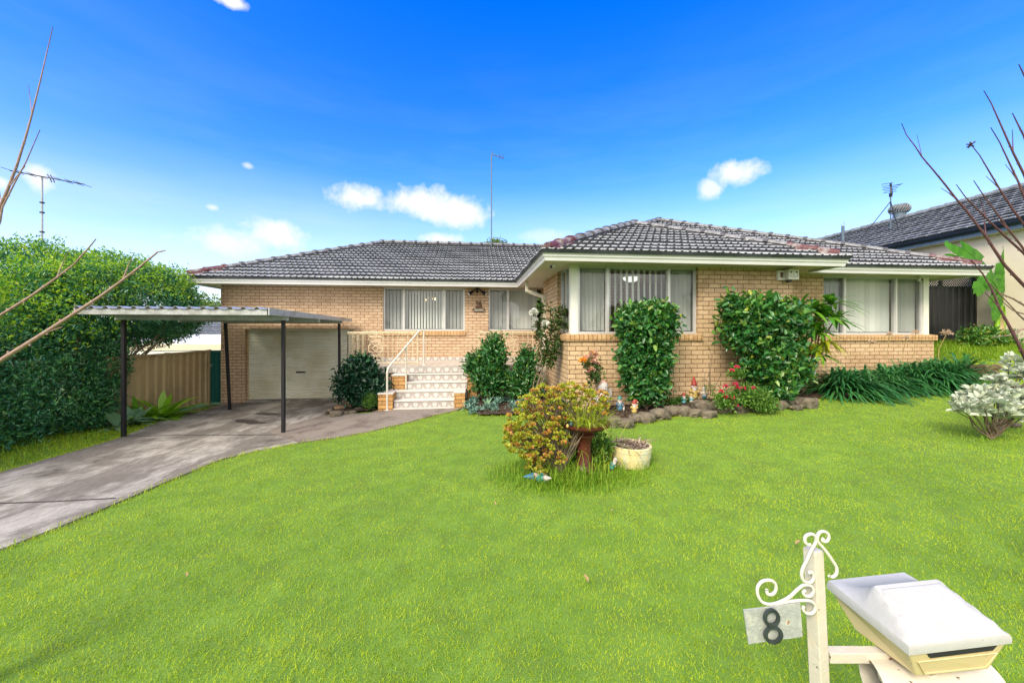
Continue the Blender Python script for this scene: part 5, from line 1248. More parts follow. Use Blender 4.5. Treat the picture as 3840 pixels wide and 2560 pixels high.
# agaves
def agave(name,label,P,n,L,W,mat,zmin=.1,g=.25):
    t=thing(name,label,'agave',P); pr=lambda t_: (.45+1.5*t_ if t_<.38 else 1.02*(1-((t_-.38)/.62)**1.7))+.02
    V_,F_=rosette(P,n,L,W,g,zmin,None,None,prof=pr,spread=.015,fold=.35,seg=8,sd=.12); np_obj('leaves',V_,F_,mat,t,smooth=True); return t
for (u,v,n,L,mat,lab) in ((530,1578,30,.74,'l_agave','bright green agave beside the fence, left of the larger one'),(612,1570,34,.78,'l_agave','large bright yellow-green agave nearest the tan fence'),(508,1592,24,.5,'l_agave_grey','grey-green agave just right of the front carport post'),(438,1605,20,.55,'l_agave_grey','grey-green agave left of the front carport post under the hedge')):
    q=G(u,v); agave('agave',lab,(q.x,q.y,q.z),n,L,.13,mat)
q=G(1826,1525); agave('agave','small grey-green agave beside the tiled steps among the succulents',(q.x,q.y,q.z),18,.36,.05,'l_agave_grey')
for (u,v,lab) in ((2110,1500,'dark green agave partly hidden by the jade bush, left of the wall corner'),(2160,1490,'dark green agave behind the jade bush below the corner window')):
    q=G(u,v+40); agave('agave',lab,(q.x,q.y,q.z+.05),12,.42,.09,'l_agap')
q=G(548,1560); t=shrub('sapling','bright lime green sapling against the tan fence behind the agaves','plant',(q.x-.6,q.y+.6,-.3),[(q.x-.55,q.y+.5,.35,.10,.10,.45),(q.x-.5,q.y+.5,.7,.13,.12,.18)],'l_agave',90,4,.07,.045,stems_up((q.x-.55,q.y+.5,-.2),1.0,2,.05,.008),'bark',inner=.2)
# succulents by the steps
q0=[]
for i in range(44):
    u=1745+random.random()*225; v=1500+random.random()*58
    if v<1520 and u<1770: v=1530
    q=G(u,v); q0.append(q)
nbs=[NB(),NB(),NB()]
for i,q in enumerate(q0):
    g_=0 if q.x<.25 else (1 if q.x<.75 else 2); n=26; d=rdir(n,.15,1); r=random.uniform(.07,.11)
    nbs[g_].add(*leaves_geo(np.array([[q.x,q.y,q.z+.05+random.random()*.06]])+d*.012,unit(d),unit(np.cross(d,rdir(n))),r,r*.42,.5,-.1))
    n=8; P=np.array([[q.x,q.y,q.z]])+RNG.normal(0,.05,(n,3))*[1,1,.1]; nbs[g_].add(*sprigs(P,rdir(n,.5,1),3,.06,.02))
for g_,lab in enumerate(('blue-grey succulent rosettes beside the right step pier','blue-grey succulent rosettes along the lawn edge below the camellias','blue-grey succulent rosettes at the lawn edge beside the jade bush')):
    c=[q for q in q0 if (0 if q.x<.25 else (1 if q.x<.75 else 2))==g_][0]; o=nbs[g_].build('succulent_patch','l_succ',None,tuple(c)); tag(o,lab,'succulent',kind='stuff')
# jade bush
Yj=4.25; t=thing('jade_bush','sprawling succulent bush with orange and yellow-green leaf tips in front of the bird bath','bush',(atY(2080,1740,Yj).x,Yj,.03))
nb=NB(); nb2=NB(); b=MB(); tips=[]; root=Vector((atY(2110,1740,Yj).x,Yj+.05,.03))
bj=[(2070,1480,85,40),(2150,1470,90,34),(1990,1530,60,50),(1945,1600,60,55),(1960,1660,70,60),(2040,1600,60,60),(2010,1690,70,50),(2090,1690,50,50),(2215,1510,75,48),(2120,1560,70,45),(2075,1655,60,40),(1925,1640,35,50),(2020,1740,55,35),(2255,1530,30,35)]
for (u,v,ru,rv) in bj:
    for i in range(int(ru*rv/70)):
        a=random.uniform(0,2*PI); r=math.sqrt(random.random()); p=atY(u+ru*r*math.cos(a),v+rv*r*math.sin(a),Yj+random.uniform(-.28,.22)); 
        if p.z<.05: p.z=.06
        tips.append(p)
for i,p in enumerate(tips):
    n=18; d=rdir(n,-.1,1); r=.036
    (nb2 if i%3==0 else nb).add(*leaves_geo(np.array([tuple(p)])+d*.008,unit(d+[[0,-.1,.35]]),unit(d*.3+RNG.normal(0,1,(n,3))),r,r*.6,.2,0))
    if i%3==0:
        m_=root.lerp(p,.55)+Vector((0,.03,.08)); pts=[root,root.lerp(m_,.5)+Vector((random.uniform(-.04,.04),0,.02)),m_,p]; b.tube(pts,[.010,.008,.006,.004],5)
bb_=MB()
for i in range(6):
    e=atY(random.uniform(1960,2200),random.uniform(1480,1640),Yj+random.uniform(-.1,.15)); bb_.tube(wob(root,e,6,.05),path_r([0]*7,.020,.007),6)
bb_.build('branches','bark_pale',t,smooth=True)
nb.build('leaf_clusters','l_jade',t); nb2.build('tip_clusters','l_jade_rose',t); b.build('stems','bark_pale',t,smooth=True)
# white pipe stake
q=G(2588,1505); tz=atY(2589,1357,q.y).z
o=MB().tube([(q.x,q.y,q.z-.05),(q.x,q.y,tz)],.017,10).build('pipe_stake','white_paint',None,(q.x,q.y,q.z)); tag(o,'thin upright white pipe stuck in the soil beside the tall red-hatted gnome','pipe')
# silver shrub at right edge
def silver(name,label,c,blobs,n):
    t=thing(name,label,'shrub',c); nb=NB(); p,nn_=crown_pts(blobs,n,.5,.1)
    for i in range(len(p)):
        m_=9; d=rdir(m_,-.1,1); r=random.uniform(.065,.10)
        nb.add(*leaves_geo(p[i:i+1]+d*.012,unit(d+nn_[i]*.4+[[0,0,.2]]),unit(np.array([[0,0,1.0]])*.7+rdir(m_)*.6),r,r*.6,.2,.1))
    nb.build('foliage','l_silver',t); b=MB()
    for i in range(0,len(p),6):
        pts=wob(c,Vector(p[i]),4,.04); b.tube(pts,path_r(pts,.012,.005),5)
    b.build('stems','bark',t,smooth=True)
Ys=4.15; q=G(3690,1620); A=lambda u,v,d=0:tuple(atY(u,v,Ys+d))
silver('silver_shrub','low spreading silver-green felted shrub at the right edge, in front',(A(3720,1560)[0],Ys,hz(A(3720,1560)[0],Ys)),[(*A(3690,1500),.22,.22,.15),(*A(3650,1535),.16,.16,.10),(*A(3740,1540,-.05),.2,.2,.12),(*A(3790,1490,.1),.2,.2,.14),(*A(3660,1470,.1),.12,.12,.10)],120)
silver('silver_shrub','taller silver-green felted shrub at the right edge, behind the low one',(A(3820,1560)[0],Ys+.2,hz(A(3820,1560)[0],Ys+.2)),[(*A(3810,1430,.15),.2,.2,.16),(*A(3800,1370,.2),.10,.12,.12),(*A(3860,1450,.15),.22,.22,.16),(*A(3850,1520),.2,.2,.16),(*A(3900,1400,.1),.2,.2,.2)],95)
# banana-like plant
Yb_=8.2; base=Vector((atY(3745,1310,Yb_).x,Yb_,hz(12.4,Yb_))); t=thing('banana_plant','banana-like plant with huge split green leaves beside the cream neighbouring wall','plant',base)
P=lambda u,v,d=0: atY(u,v,Yb_+d)
def bigleaf(nm,pts,w,mat='l_banana',cuts=9):
    """leaf blade along a curved midrib, torn into strips"""
    pts=[Vector(p) for p in pts]; dense=[]
    for i in range(len(pts)-1):
        for j in range(6): dense.append(pts[i].lerp(pts[i+1],j/6))
    dense.append(pts[-1]); 
    for _ in range(3): dense=[dense[0]]+[(dense[i-1]+dense[i]*2+dense[i+1])/4 for i in range(1,len(dense)-1)]+[dense[-1]]
    n=len(dense); vs=[];fs=[]; view=Vector((0,-1,.25)).normalized()
    b=MB(); b.tube(dense,path_r(dense,.016,.004),5)
    for s in (-1,1):
        i=0
        while i<n-1:
            k=min(n-1,i+random.choice((2,2,3,4))); sag=random.uniform(.02,.6); 
            for j in range(i,k):
                q=[]
                for jj in (j,j+1):
                    tt=jj/(n-1); ww=w*math.sin(PI*min(1,.10+tt*.86))**.6
                    tg=(dense[min(jj+1,n-1)]-dense[max(jj-1,0)]).normalized(); sd_=tg.cross(view).normalized()*s
                    e=dense[jj]+sd_*ww*(.8+.25*math.sin(i*2.7+s))+tg*ww*(.30*(jj-i)/(k-i)+.05)+Vector((0,0,-sag*ww*1.2)); q.append((dense[jj],dense[jj]+(e-dense[jj])*.5+Vector((0,0,ww*.10)),e))
                vs+= [q[0][0],q[1][0],q[1][1],q[0][1],q[1][2],q[0][2]]; o=len(vs)-6; fs+=[(o,o+1,o+2,o+3),(o+3,o+2,o+4,o+5)]
            i=k
    b.add(vs,fs); return b.build(nm,mat,t)
top=P(3755,1140)
bigleaf('leaf',[P(3715,1050),P(3690,1000),P(3620,935),P(3545,905)],.34); bigleaf('leaf',[P(3720,1060,.3),P(3670,1010,.3),P(3600,970,.3),P(3545,960,.3)],.26)
bigleaf('leaf',[P(3750,1080),P(3770,1010),P(3790,930),P(3800,905)],.32); bigleaf('leaf',[P(3765,1060,.2),P(3800,980,.2),P(3830,900,.2),P(3880,850,.2)],.36)
bigleaf('leaf',[P(3740,1080,-.1),P(3720,1050,-.1),P(3690,1040,-.1),P(3660,1100,-.1)],.26); bigleaf('leaf',[P(3760,1080),P(3740,1110,-.1),P(3735,1150,-.1),P(3728,1200,-.1)],.22)
bigleaf('leaf',[P(3770,1130),P(3810,1100),P(3860,1120),P(3900,1180)],.30)
b=MB()
for e,m_ in ((P(3715,1050),P(3735,1180)),(P(3720,1060,.3),P(3740,1200,.2)),(P(3750,1080),P(3752,1180)),(P(3765,1060,.2),P(3762,1180,.1)),(P(3740,1080,-.1),P(3742,1190)),(P(3760,1080),P(3755,1200)),(P(3770,1130),P(3765,1210))): b.tube([base,m_,e],[.07,.035,.014],7)
b.build('stalks','l_agave',t,smooth=True)
b=MB(); b.tube([base-Vector((0,0,.1)),P(3748,1240),P(3752,1190)],[.11,.09,.05],9); b.build('trunk','fence_tan',t,smooth=True)
# undergrowth at the neighbour wall
for (u,v,lab) in ((3660,1260,'weedy green shrub at the foot of the black gate'),(3710,1275,'weedy green shrub left of the banana plant trunk'),(3810,1270,'weedy green shrub right of the banana plant trunk')):
    q=atY(u,v,8.1); z=hz(q.x,8.1); shrub('wild_shrub',lab,'bush',(q.x,8.1,z),[(q.x,8.1,z+.13,.3,.25,.22),(q.x+.1,8.2,z+.25,.2,.2,.18)],'l_camellia_lt',230,6,.08,.03,(),group=None,inner=.3,spread=.05)
# sleepers
for i,(u0,u1,v,lab) in enumerate(((3625,3750,1378,'topmost weathered timber sleeper of the small retaining wall'),(3610,3740,1397,'middle weathered timber sleeper of the small retaining wall'),(3612,3755,1415,'lowest weathered timber sleeper of the small retaining wall'))):
    a=atY(u0,v,6.75);c=atY(u1,v,6.55); d=(c-a); 
    b=MB(); pts=[a.lerp(c,s/8)+Vector((0,0,.012*math.sin(s*2+i))) for s in range(9)]; b.tube(pts,[.062,.068,.06,.066,.058,.064,.06,.066,.055],8); o=b.build('timber_sleeper','sleeper',None,tuple(a),smooth='auto'); tag(o,lab,'sleeper','timber sleepers of the retaining wall')
a=atY(3700,1300,8.2)
# ================================================================== bare branches at both picture edges
def baretree(name,label,canes,d,root,mats,r0,wid):
    t=thing(name,label,'tree',root); b=MB()
    for l,w0,w1,dd_ in canes:
        pts=[at(u,v,d+dd_) for u,v in l]; k=len(pts); w0*=.9;w1*=.9; pts=pts[::-1]; b.tube(pts,path_r(pts,w1,w0),6); pts=pts[::-1]; w0,w1=w1,w0
        for i in range(1,k):
            a_,c_=pts[i-1],pts[i]; L=(c_-a_).length; m_=max(1,int(L/.075)); sdv=(c_-a_).cross(Vector((ST,CT,0))).normalized()
            if i%3==1 and 2<i<k-2 and L>.03:
                rr0=(w1+(w0-w1)*(i/(k-1))); tw=(c_-a_).normalized()*(-1 if pts[0].z>pts[-1].z else 1); up_=random.choice((-1,1)); e_=a_+tw*.10+(c_-a_).cross(Vector((ST,CT,0))).normalized()*up_*.045+Vector((0,0,.03)); b.tube([a_,a_.lerp(e_,.5)+Vector((0,0,.004)),e_],[rr0*.5,rr0*.35,rr0*.2],5)
            for j in range(m_):
                f_=(j+.5)/m_; rr=w1+(w0-w1)*((i-1+f_)/(k-1)); sg=1 if (j+i)%2 else -1; q=a_.lerp(c_,f_)+sdv*sg*rr
                b.ell(q+sdv*sg*rr*.3-(c_-a_)*.004,rr*.5+.0008,rr*.5+.0008,rr*.7+.0012,5,4)
    b.build('branches',mats[0],t,smooth=True)
    tr=MB(); tp=[Vector(q) for q in root_pts]; tr.tube(tp,path_r(tp,r0,r0*.55),10); tr.build('trunk',mats[1],t,smooth=True)
    return t
DR=2.3; cv=(3990,1330); rt=at(4010,1330,DR); g_=hz(rt.x,rt.y); root_pts=[(rt.x,rt.y,g_-.1),(rt.x+.02,rt.y,g_+.4),tuple(at(3995,1400,DR)),tuple(at(3985,1320,DR))]
cr=[([(3381,463),(3399,506),(3432,549),(3457,588),(3498,636),(3544,692),(3590,751),(3626,792),(3667,848),(3697,886),(3728,935),(3769,996),(3824,1054),(3900,1130),(3985,1320)],.0022,.011,0),
([(3586,692),(3618,736),(3646,766),(3697,817),(3769,886),(3840,950),(3920,1060),(3985,1320)],.0022,.010,.05),
([(3651,677),(3687,731),(3728,787),(3784,863),(3840,935),(3930,1080),(3985,1320)],.0022,.009,-.05),
([(3641,542),(3674,583),(3707,639),(3751,713),(3799,787),(3840,843),(3940,1040),(3985,1320)],.0022,.010,.1),
([(3715,478),(3748,532),(3779,598),(3820,685),(3840,736),(3930,960),(3985,1320)],.0022,.009,-.1),
([(3689,340),(3718,389),(3756,475),(3799,572),(3840,654),(3940,900),(3985,1320)],.0022,.010,0),
([(3820,241),(3840,282),(3900,420),(3985,1320)],.0024,.010,.1),
([(3796,424),(3814,460),(3840,511),(3920,760),(3985,1320)],.0022,.009,-.1),
([(3641,975),(3687,1029),(3722,1090),(3748,1156),(3779,1212),(3814,1279),(3845,1345),(3985,1400)],.003,.012,0)]
bt0=baretree('bare_tree','leafless shrub with maroon budding branches reaching in from the right edge',cr,DR,(rt.x,rt.y,g_),('twig_maroon','bark'),.05,0)
cr=[([(3710,1062),(3750,1100),(3800,1120),(3850,1150),(3985,1330)],.003,.008,.1),([(3722,1263),(3779,1258),(3835,1233),(3900,1240),(3985,1340)],.003,.008,.05),([(3730,1085),(3780,1135),(3820,1180),(3860,1215),(3985,1350)],.003,.007,.15),([(3735,1110),(3800,1165),(3850,1180),(3985,1330)],.002,.006,.1)]
root_pts=[(rt.x+.08,rt.y+.1,g_-.1),(rt.x+.06,rt.y+.08,g_+.5),tuple(at(3995,1380,DR+.1)),tuple(at(3985,1335,DR+.1))]
baretree('bare_tree','leafless pale pinkish twigs low at the right edge in front of the banana plant',cr,DR,(rt.x+.08,rt.y+.1,g_),('twig_pink','bark'),.035,0)
c=at(3641,542,DR+.1); b=MB()
for d in rdir(12): b.tube([c,c+Vector(d)*.022],.004,4)
b.build('dead_bud','twig_dark',bt0)
DL=1.7; rt=at(-260,1500,DL); g_=hz(rt.x,rt.y); root_pts=[(rt.x,rt.y,g_-.1),(rt.x+.03,rt.y,g_+.5),tuple(at(-230,1460,DL)),tuple(at(-190,1420,DL))]
cl=[([(198,103),(174,205),(147,321),(120,429),(98,509),(62,625),(31,705),(0,777),(-60,900),(-190,1420)],.0016,.0085,.1),([(150,487),(98,607),(54,688),(9,777),(0,830),(-60,960),(-190,1420)],.0016,.007,.1),
([(360,896),(327,936),(275,993),(212,1042),(115,1111),(0,1183),(-100,1250),(-190,1420)],.0022,.0085,.05),([(620,939),(591,945),(534,993),(459,1051),(373,1114),(258,1189),(143,1263),(0,1352),(-100,1400),(-190,1430)],.0025,.0125,0)]
baretree('bare_tree','leafless shrub with long pale pink branches sweeping across the left hedge',cl,DL,(rt.x,rt.y,g_),('twig_pink','bark'),.05,0)
# ================================================================== rocks
def rockrow(edge,group,specs,mat):
    for i,(u,v,ru,rv,lab) in enumerate(specs):
        q=G(u,v+rv*.75); d=(q.x*ST+q.y*CT); rx=ru*.92*d/F; rz=rv*d/F*.85
        rock('rock',(q.x,q.y+rx*.3,q.z+rz*.55),rx*1.08,rx*.8,rz*1.15,i+len(group),mat if not isinstance(mat,list) else mat[i%len(mat)],lab,group,random.uniform(-.3,.3))
rockrow(None,'rocks edging the bed below the wing',[
(2300,1580,48,26,'dark rock at the left end of the border, right behind the bird bath'),(2350,1585,40,22,'flattish dark rock in front of the paired blue-jacketed gnomes'),(2392,1566,34,22,'grey rock just right of the red-hatted pair of gnomes'),
(2432,1562,40,26,'mottled tan rock at the foot of the clipped shrub'),(2478,1550,44,28,'large mossy tan rock below the middle of the clipped shrub'),(2530,1538,36,25,'rounded brown rock left of the small red-hatted gnome'),(2568,1538,32,26,'mossy rock just under the small red-hatted gnome'),
(2612,1545,32,20,'small low rock beneath the cyan gnome'),(2640,1520,42,30,'tall dark rock beneath the white-headed gnome'),(2662,1550,34,18,'flat rock at the lawn edge in front of the tall dark rock'),
(2715,1520,52,30,'broad grey rock behind the magenta flowers'),(2782,1525,36,26,'grey rock with a magenta flower over it'),(2825,1525,34,20,'tan wedge rock half covered by the green spreading shrub'),(2925,1515,38,24,'smooth brown rock at the foot of the loose shrub'),(2972,1508,30,20,'small brown rock near the right end of the border'),(3030,1508,46,26,'biggest grey rock at the right end of the border'),(2990,1528,24,12,'little flat stone below the right end rocks'),(3160,1478,26,16,'tan stone under the agapanthus leaves')],'rock_grey')
rockrow(None,'rocks beside the garage door',[(1258,1550,26,18,'mossy dark rock at the front left of the little garage bed'),(1236,1540,14,14,'small grey rock at the far left of the garage bed'),(1275,1528,26,16,'pale tan block-like rock near the carport post'),(1305,1522,13,17,'upright rusty brown rock in the middle of the garage bed'),(1330,1518,15,14,'round tan rock below the dark bush'),(1348,1532,20,10,'flat grey rock at the path edge'),(1322,1545,16,10,'low dark rock at the path edge'),(1298,1548,14,9,'tiny dark rock between the mossy rock and the path'),(1390,1528,20,9,'flat tan stone touching the step pier'),(1300,1502,14,12,'brown rock at the back of the garage bed')],['rock_grey','rock_grey','rock_warm','rock_warm','rock_warm','rock_grey'])
for i,(u,v,w_,lab) in enumerate(((705,1552,17,'half brick lying under the tan fence'),(738,1540,12,'small stone under the tan fence'),(3810,1600,22,'white stone under the silver shrub at the right edge'))):
    q=G(u,v); d=q.y; rock('stone',(q.x,q.y,q.z+.02),w_*d/F,w_*d/F*.7,.035,40+i,'rock_warm' if i<2 else 'rock_grey',lab,None)
# ================================================================== garden gnomes
def gnome(P,h,lab,hat='g_red',coat='g_blue',trous='g_brown',beard='g_white',skin='g_skin',face=-PI/2,extra=None,hatk='cone',lie=None,arm=.5,group='garden gnomes'):
    """plaster gnome, origin at the feet: boots, trousers, belted coat, arms, beard, face, hat"""
    root=thing('garden_gnome',lab,'gnome',P,group)
    root.rotation_euler=lie or (0,0,face+PI/2); s=h
    def bd(mb,nm,m,smooth=True):
        me=None; o=mb.build(nm,m,None,smooth=smooth); o.parent=root; return o
    b=MB()  # facing -Y
    for sx in (-1,1): b.ell((sx*.075*s,-.035*s,.04*s),.06*s,.10*s,.045*s,10,7)
    bd(b,'boots','g_black')
    b=MB(); b.lathe((0,0,.05*s),[(.10*s,0),(.15*s,.04*s),(.155*s,.14*s),(.13*s,.20*s)],14); bd(b,'trousers',trous)
    b=MB(); b.lathe((0,0,.20*s),[(.15*s,0),(.165*s,.03*s),(.16*s,.10*s),(.15*s,.18*s),(.115*s,.26*s),(.07*s,.30*s)],16,sy=.85)
    for sx in (-1,1): b.tube([(sx*.12*s,0,.45*s),(sx*.19*s,-.03*s,.36*s),(sx*.13*s,-.13*s,(.30+arm*.1)*s)],[.055*s,.052*s,.04*s],8)
    body=bd(b,'coat',coat)
    b=MB(); 
    for sx in (-1,1): b.ell((sx*.115*s,-.155*s,(.30+arm*.1)*s),.035*s,.035*s,.035*s,8,6)
    bd(b,'hands',skin)
    b=MB(); b.ell((0,-.01*s,.58*s),.105*s,.10*s,.11*s,14,10); b.ell((0,-.115*s,.575*s),.028*s,.028*s,.026*s,8,6)
    for sx in (-1,1): b.ell((sx*.055*s,-.085*s,.565*s),.03*s,.025*s,.027*s,8,6); b.ell((sx*.108*s,0,.58*s),.022*s,.022*s,.035*s,7,5)
    head=bd(b,'head',skin)
    b=MB()
    for sx in (-1,1): b.ell((sx*.038*s,-.098*s,.615*s),.011*s,.008*s,.014*s,7,5)
    o=bd(b,'eyes','g_black')
    if beard:
        b=MB(); b.ell((0,-.075*s,.47*s),.095*s,.06*s,.115*s,12,9,jit=.25); b.ell((0,-.105*s,.545*s),.06*s,.03*s,.022*s,10,6); 
        for sx in (-1,1): b.ell((sx*.09*s,-.03*s,.55*s),.035*s,.05*s,.07*s,8,6)
        bd(b,'beard',beard)
    b=MB()
    if hatk=='cone': b.lathe((0,0,.64*s),[(.125*s,0),(.13*s,.02*s),(.105*s,.07*s),(.075*s,.18*s),(.045*s,.29*s),(.012*s,.37*s)],16)
    elif hatk=='round': b.lathe((0,.01*s,.62*s),[(.125*s,0),(.13*s,.03*s),(.115*s,.10*s),(.07*s,.17*s),(.02*s,.20*s)],16)
    elif hatk=='flop': b.lathe((0,0,.63*s),[(.125*s,0),(.13*s,.03*s),(.10*s,.09*s)],14); b.tube([(0,0,.70*s),(.04*s,0,.78*s),(.13*s,0,.80*s),(.17*s,-.01*s,.73*s)],[.10*s,.08*s,.05*s,.02*s],10)
    if b.v: bd(b,'hat',hat)
    if extra=='child':
        b=MB(); b.ell((.20*s,-.06*s,.12*s),.06*s,.05*s,.10*s); b.ell((.20*s,-.07*s,.25*s),.05*s,.05*s,.05*s); bd(b,'small_figure','g_white')
    if extra=='raised':
        b=MB(); b.tube([(.12*s,0,.46*s),(.20*s,-.05*s,.55*s),(.18*s,-.09*s,.68*s)],[.05*s,.045*s,.035*s],8); b.ell((.18*s,-.10*s,.71*s),.045*s,.04*s,.045*s); bd(b,'raised_arm',skin)
    return root
def gn(u,vb,h_px,lab,dz=.03,**k):
    q=G(u,vb); d=q.x*ST+q.y*CT; k.setdefault('face',-PI/2+random.uniform(-.25,.25)-.1); return gnome((q.x,q.y,q.z+dz),h_px*d/F,lab,**k)
gn(2324,1548,70,'bearded gnome with teal hat and blue coat holding a small white figure',hat='g_teal',coat='g_blue',trous='g_blue',extra='child',hatk='round')
gn(2378,1568,64,'stout gnome in red hat and yellow coat with one hand raised',hat='g_red',coat='g_yellow',trous='g_yellow',extra='raised',hatk='flop',dz=.07)
gn(2564,1520,50,'small gnome with red hat and pale green coat left of the white pipe',hat='g_red',coat='g_teal',trous='g_cyan',hatk='round')
gn(2592,1518,46,'small gnome with yellow hat and cyan coat in front of the tall red-hatted gnome',hat='g_yellow',coat='g_cyan',trous='g_white',hatk='round')
gn(2602,1506,88,'tallest gnome with pointed deep red hat, white beard and cream coat beside the white pipe',hat='g_red',coat='g_yellow',trous='g_yellow',skin='g_pink',beard='g_white')
gn(2641,1512,58,'white-headed hatless figurine with blue trousers standing on the tall dark rock',hat='g_white',coat='g_white',trous='g_blue',hatk='round',beard=None,skin='g_white',dz=.085)
q=G(2055,1800); gnome((q.x,q.y,q.z+.05),.30,'gnome with blue hat lying on its side in the grass before the jade bush',hat='g_blue',coat='g_yellow',trous='g_brown',lie=(0,-1.45,.35))
q=G(2005,1805); gnome((q.x+.02,q.y-.06,q.z+.05),.24,'grey-hatted gnome in teal coat lying face up left of the blue-hatted one',hat='g_grey',coat='g_teal',trous='g_teal',skin='g_pink',lie=(-.5,-1.2,2.6))
gn(2288,1772,62,'gnome in dark green coat leaning in the grass beside the cream pot',hat='g_grey',coat='g_teal',trous='g_teal',hatk='round',lie=(.1,.5,.2))
# cherub statue
q=G(2258,1560); d=q.x*ST+q.y*CT; s=130*d/F; t=thing('cherub_statue','pale stone cherub bust looking down, left of the gnomes beside the wall','statue',(q.x,q.y,q.z))
b=MB(); b.lathe((q.x,q.y,q.z),[(.16*s,0),(.15*s,.06*s),(.10*s,.12*s),(.09*s,.34*s),(.14*s,.40*s),(.20*s,.50*s),(.21*s,.58*s),(.15*s,.66*s),(.07*s,.70*s),(.07*s,.74*s)],16,sy=.75); 
for sx in (-1,1): b.tube([(q.x+sx*.18*s,q.y,q.z+.60*s),(q.x+sx*.24*s,q.y-.05*s,q.z+.48*s),(q.x+sx*.08*s,q.y-.16*s,q.z+.46*s)],[.07*s,.06*s,.04*s],9)
b.ell((q.x+.01*s,q.y-.03*s,q.z+.85*s),.155*s,.15*s,.16*s); b.ell((q.x+.01*s,q.y-.17*s,q.z+.80*s),.03*s,.03*s,.03*s)
for sx in (-1,1): b.ell((q.x+sx*.07*s,q.y-.12*s,q.z+.78*s),.045*s,.04*s,.04*s)
b.build('body','g_grey',t,smooth=True)
b=MB(); b.ell((q.x+.01*s,q.y+.01*s,q.z+.90*s),.165*s,.155*s,.13*s,jit=.12); b.build('hair','g_pink',t,smooth=True)
b=MB()
for sx in (-1,1): b.add([(q.x+sx*.08*s,q.y+.12*s,q.z+.55*s),(q.x+sx*.32*s,q.y+.14*s,q.z+.80*s),(q.x+sx*.34*s,q.y+.12*s,q.z+.60*s),(q.x+sx*.22*s,q.y+.12*s,q.z+.42*s),(q.x+sx*.08*s,q.y+.16*s,q.z+.55*s),(q.x+sx*.32*s,q.y+.17*s,q.z+.80*s),(q.x+sx*.34*s,q.y+.15*s,q.z+.60*s),(q.x+sx*.22*s,q.y+.15*s,q.z+.42*s)],[(0,1,2,3),(7,6,5,4),(0,4,5,1),(1,5,6,2),(2,6,7,3),(3,7,4,0)])
b.build('wings','g_grey',t)
# bird bath
Yb2=4.28; c=atY(2190,1740,Yb2); zg_=hz(c.x,Yb2); cx_,cy_=c.x,Yb2; zrim=atY(2190,1588,Yb2).z; R_=.30
t=thing('bird_bath','dark maroon glazed pedestal bird bath overgrown with yellow-green grass and succulents','bird bath',(cx_,cy_,zg_))
hh=zrim-zg_
MB().lathe((cx_,cy_,zg_),[(.125,0),(.13,.03),(.115,.045),(.105,.06),(.092,.09),(.082,hh*.40),(.080,hh*.60),(.098,hh-.15),(.122,hh-.13),(.122,hh-.115),(.10,hh-.10),(.09,hh-.085)],28).build('pedestal','terracotta',t,smooth='auto')
MB().lathe((cx_,cy_,zg_),[(.09,hh-.085),(.15,hh-.075),(.23,hh-.045),(.28,hh-.015),(.295,hh-.008),(R_,hh+.004),(R_,hh+.022),(R_-.02,hh+.024),(R_-.05,hh+.005),(.02,hh-.01)],36).build('bowl','terracotta',t,smooth='auto')
nb=NB(); n=520; a=RNG.uniform(0,2*PI,n); r=np.sqrt(RNG.random(n))*R_*.8; P=np.c_[cx_+r*np.cos(a),cy_+r*np.sin(a),np.full(n,zrim+.0)]
D=np.c_[np.cos(a)*r*3+RNG.normal(0,.3,n),np.sin(a)*r*3+RNG.normal(0,.3,n),np.full(n,1.0)]
V_,F_=strap_geo(P,D,RNG.uniform(.10,.42,n)*np.where(RNG.random(n)<.25,1.5,.8),.009,RNG.uniform(.1,.8,n),5,.2); nb.add(V_,F_)
o=nb.build('grass_tuft','grass_yellow',None,(cx_,cy_,zrim)); tag(o,'tangle of thin yellow-green grass growing in the bowl of the bird bath','grass',kind='stuff')
nb=NB(); 
for i in range(46):
    a=random.uniform(0,2*PI); r=R_*.78*math.sqrt(random.random()); d=rdir(12,.0,1); nb.add(*leaves_geo(np.array([[cx_+r*math.cos(a),cy_+r*math.sin(a),zrim+.03+random.random()*.05]]),d,rdir(12),.034,.018,.3,0))
o=nb.build('succulent','l_jade',None,(cx_,cy_,zrim)); tag(o,'yellow-green succulents crowded in the bowl of the bird bath','succulent',kind='stuff')
p=atY(2140,1572,Yb2-.17); t=thing('bird_ornament','little blue and white bird ornament on the rim of the bird bath','ornament',(p.x,p.y,zrim+.02))
MB().ell((p.x,p.y,zrim+.055),.020,.028,.035).build('body','g_blue',t,smooth=True); MB().ell((p.x,p.y-.008,zrim+.098),.017,.018,.018).build('head','g_grey',t,smooth=True); MB().tube([(p.x,p.y-.02,zrim+.098),(p.x,p.y-.038,zrim+.094)],[.006,.001],6).build('beak','g_yellow',t)
p=atY(2128,1588,Yb2-.2); o=MB().ell((p.x,p.y,zrim+.03),.018,.018,.024,jit=.3).build('shell_ornament','g_yellow',None,(p.x,p.y,zrim),smooth=True); tag(o,'small cream shell ornament hanging at the left rim of the bird bath','ornament')
for i,(u,v,lab) in enumerate(((2140,1700,'leafy green weeds between the jade bush and the bird bath pedestal'),(2240,1705,'leafy green weeds between the bird bath pedestal and the cream pot'))):
    p=atY(u,v,4.42); z=hz(p.x,4.42); shrub('weed',lab,'plant',(p.x,4.42,z),[(p.x,4.42,z+.14,.17,.12,.16),(p.x+.04,4.4,z+.27,.10,.09,.09)],'l_low',240,5,.045,.02,(),inner=.3,spread=.04)
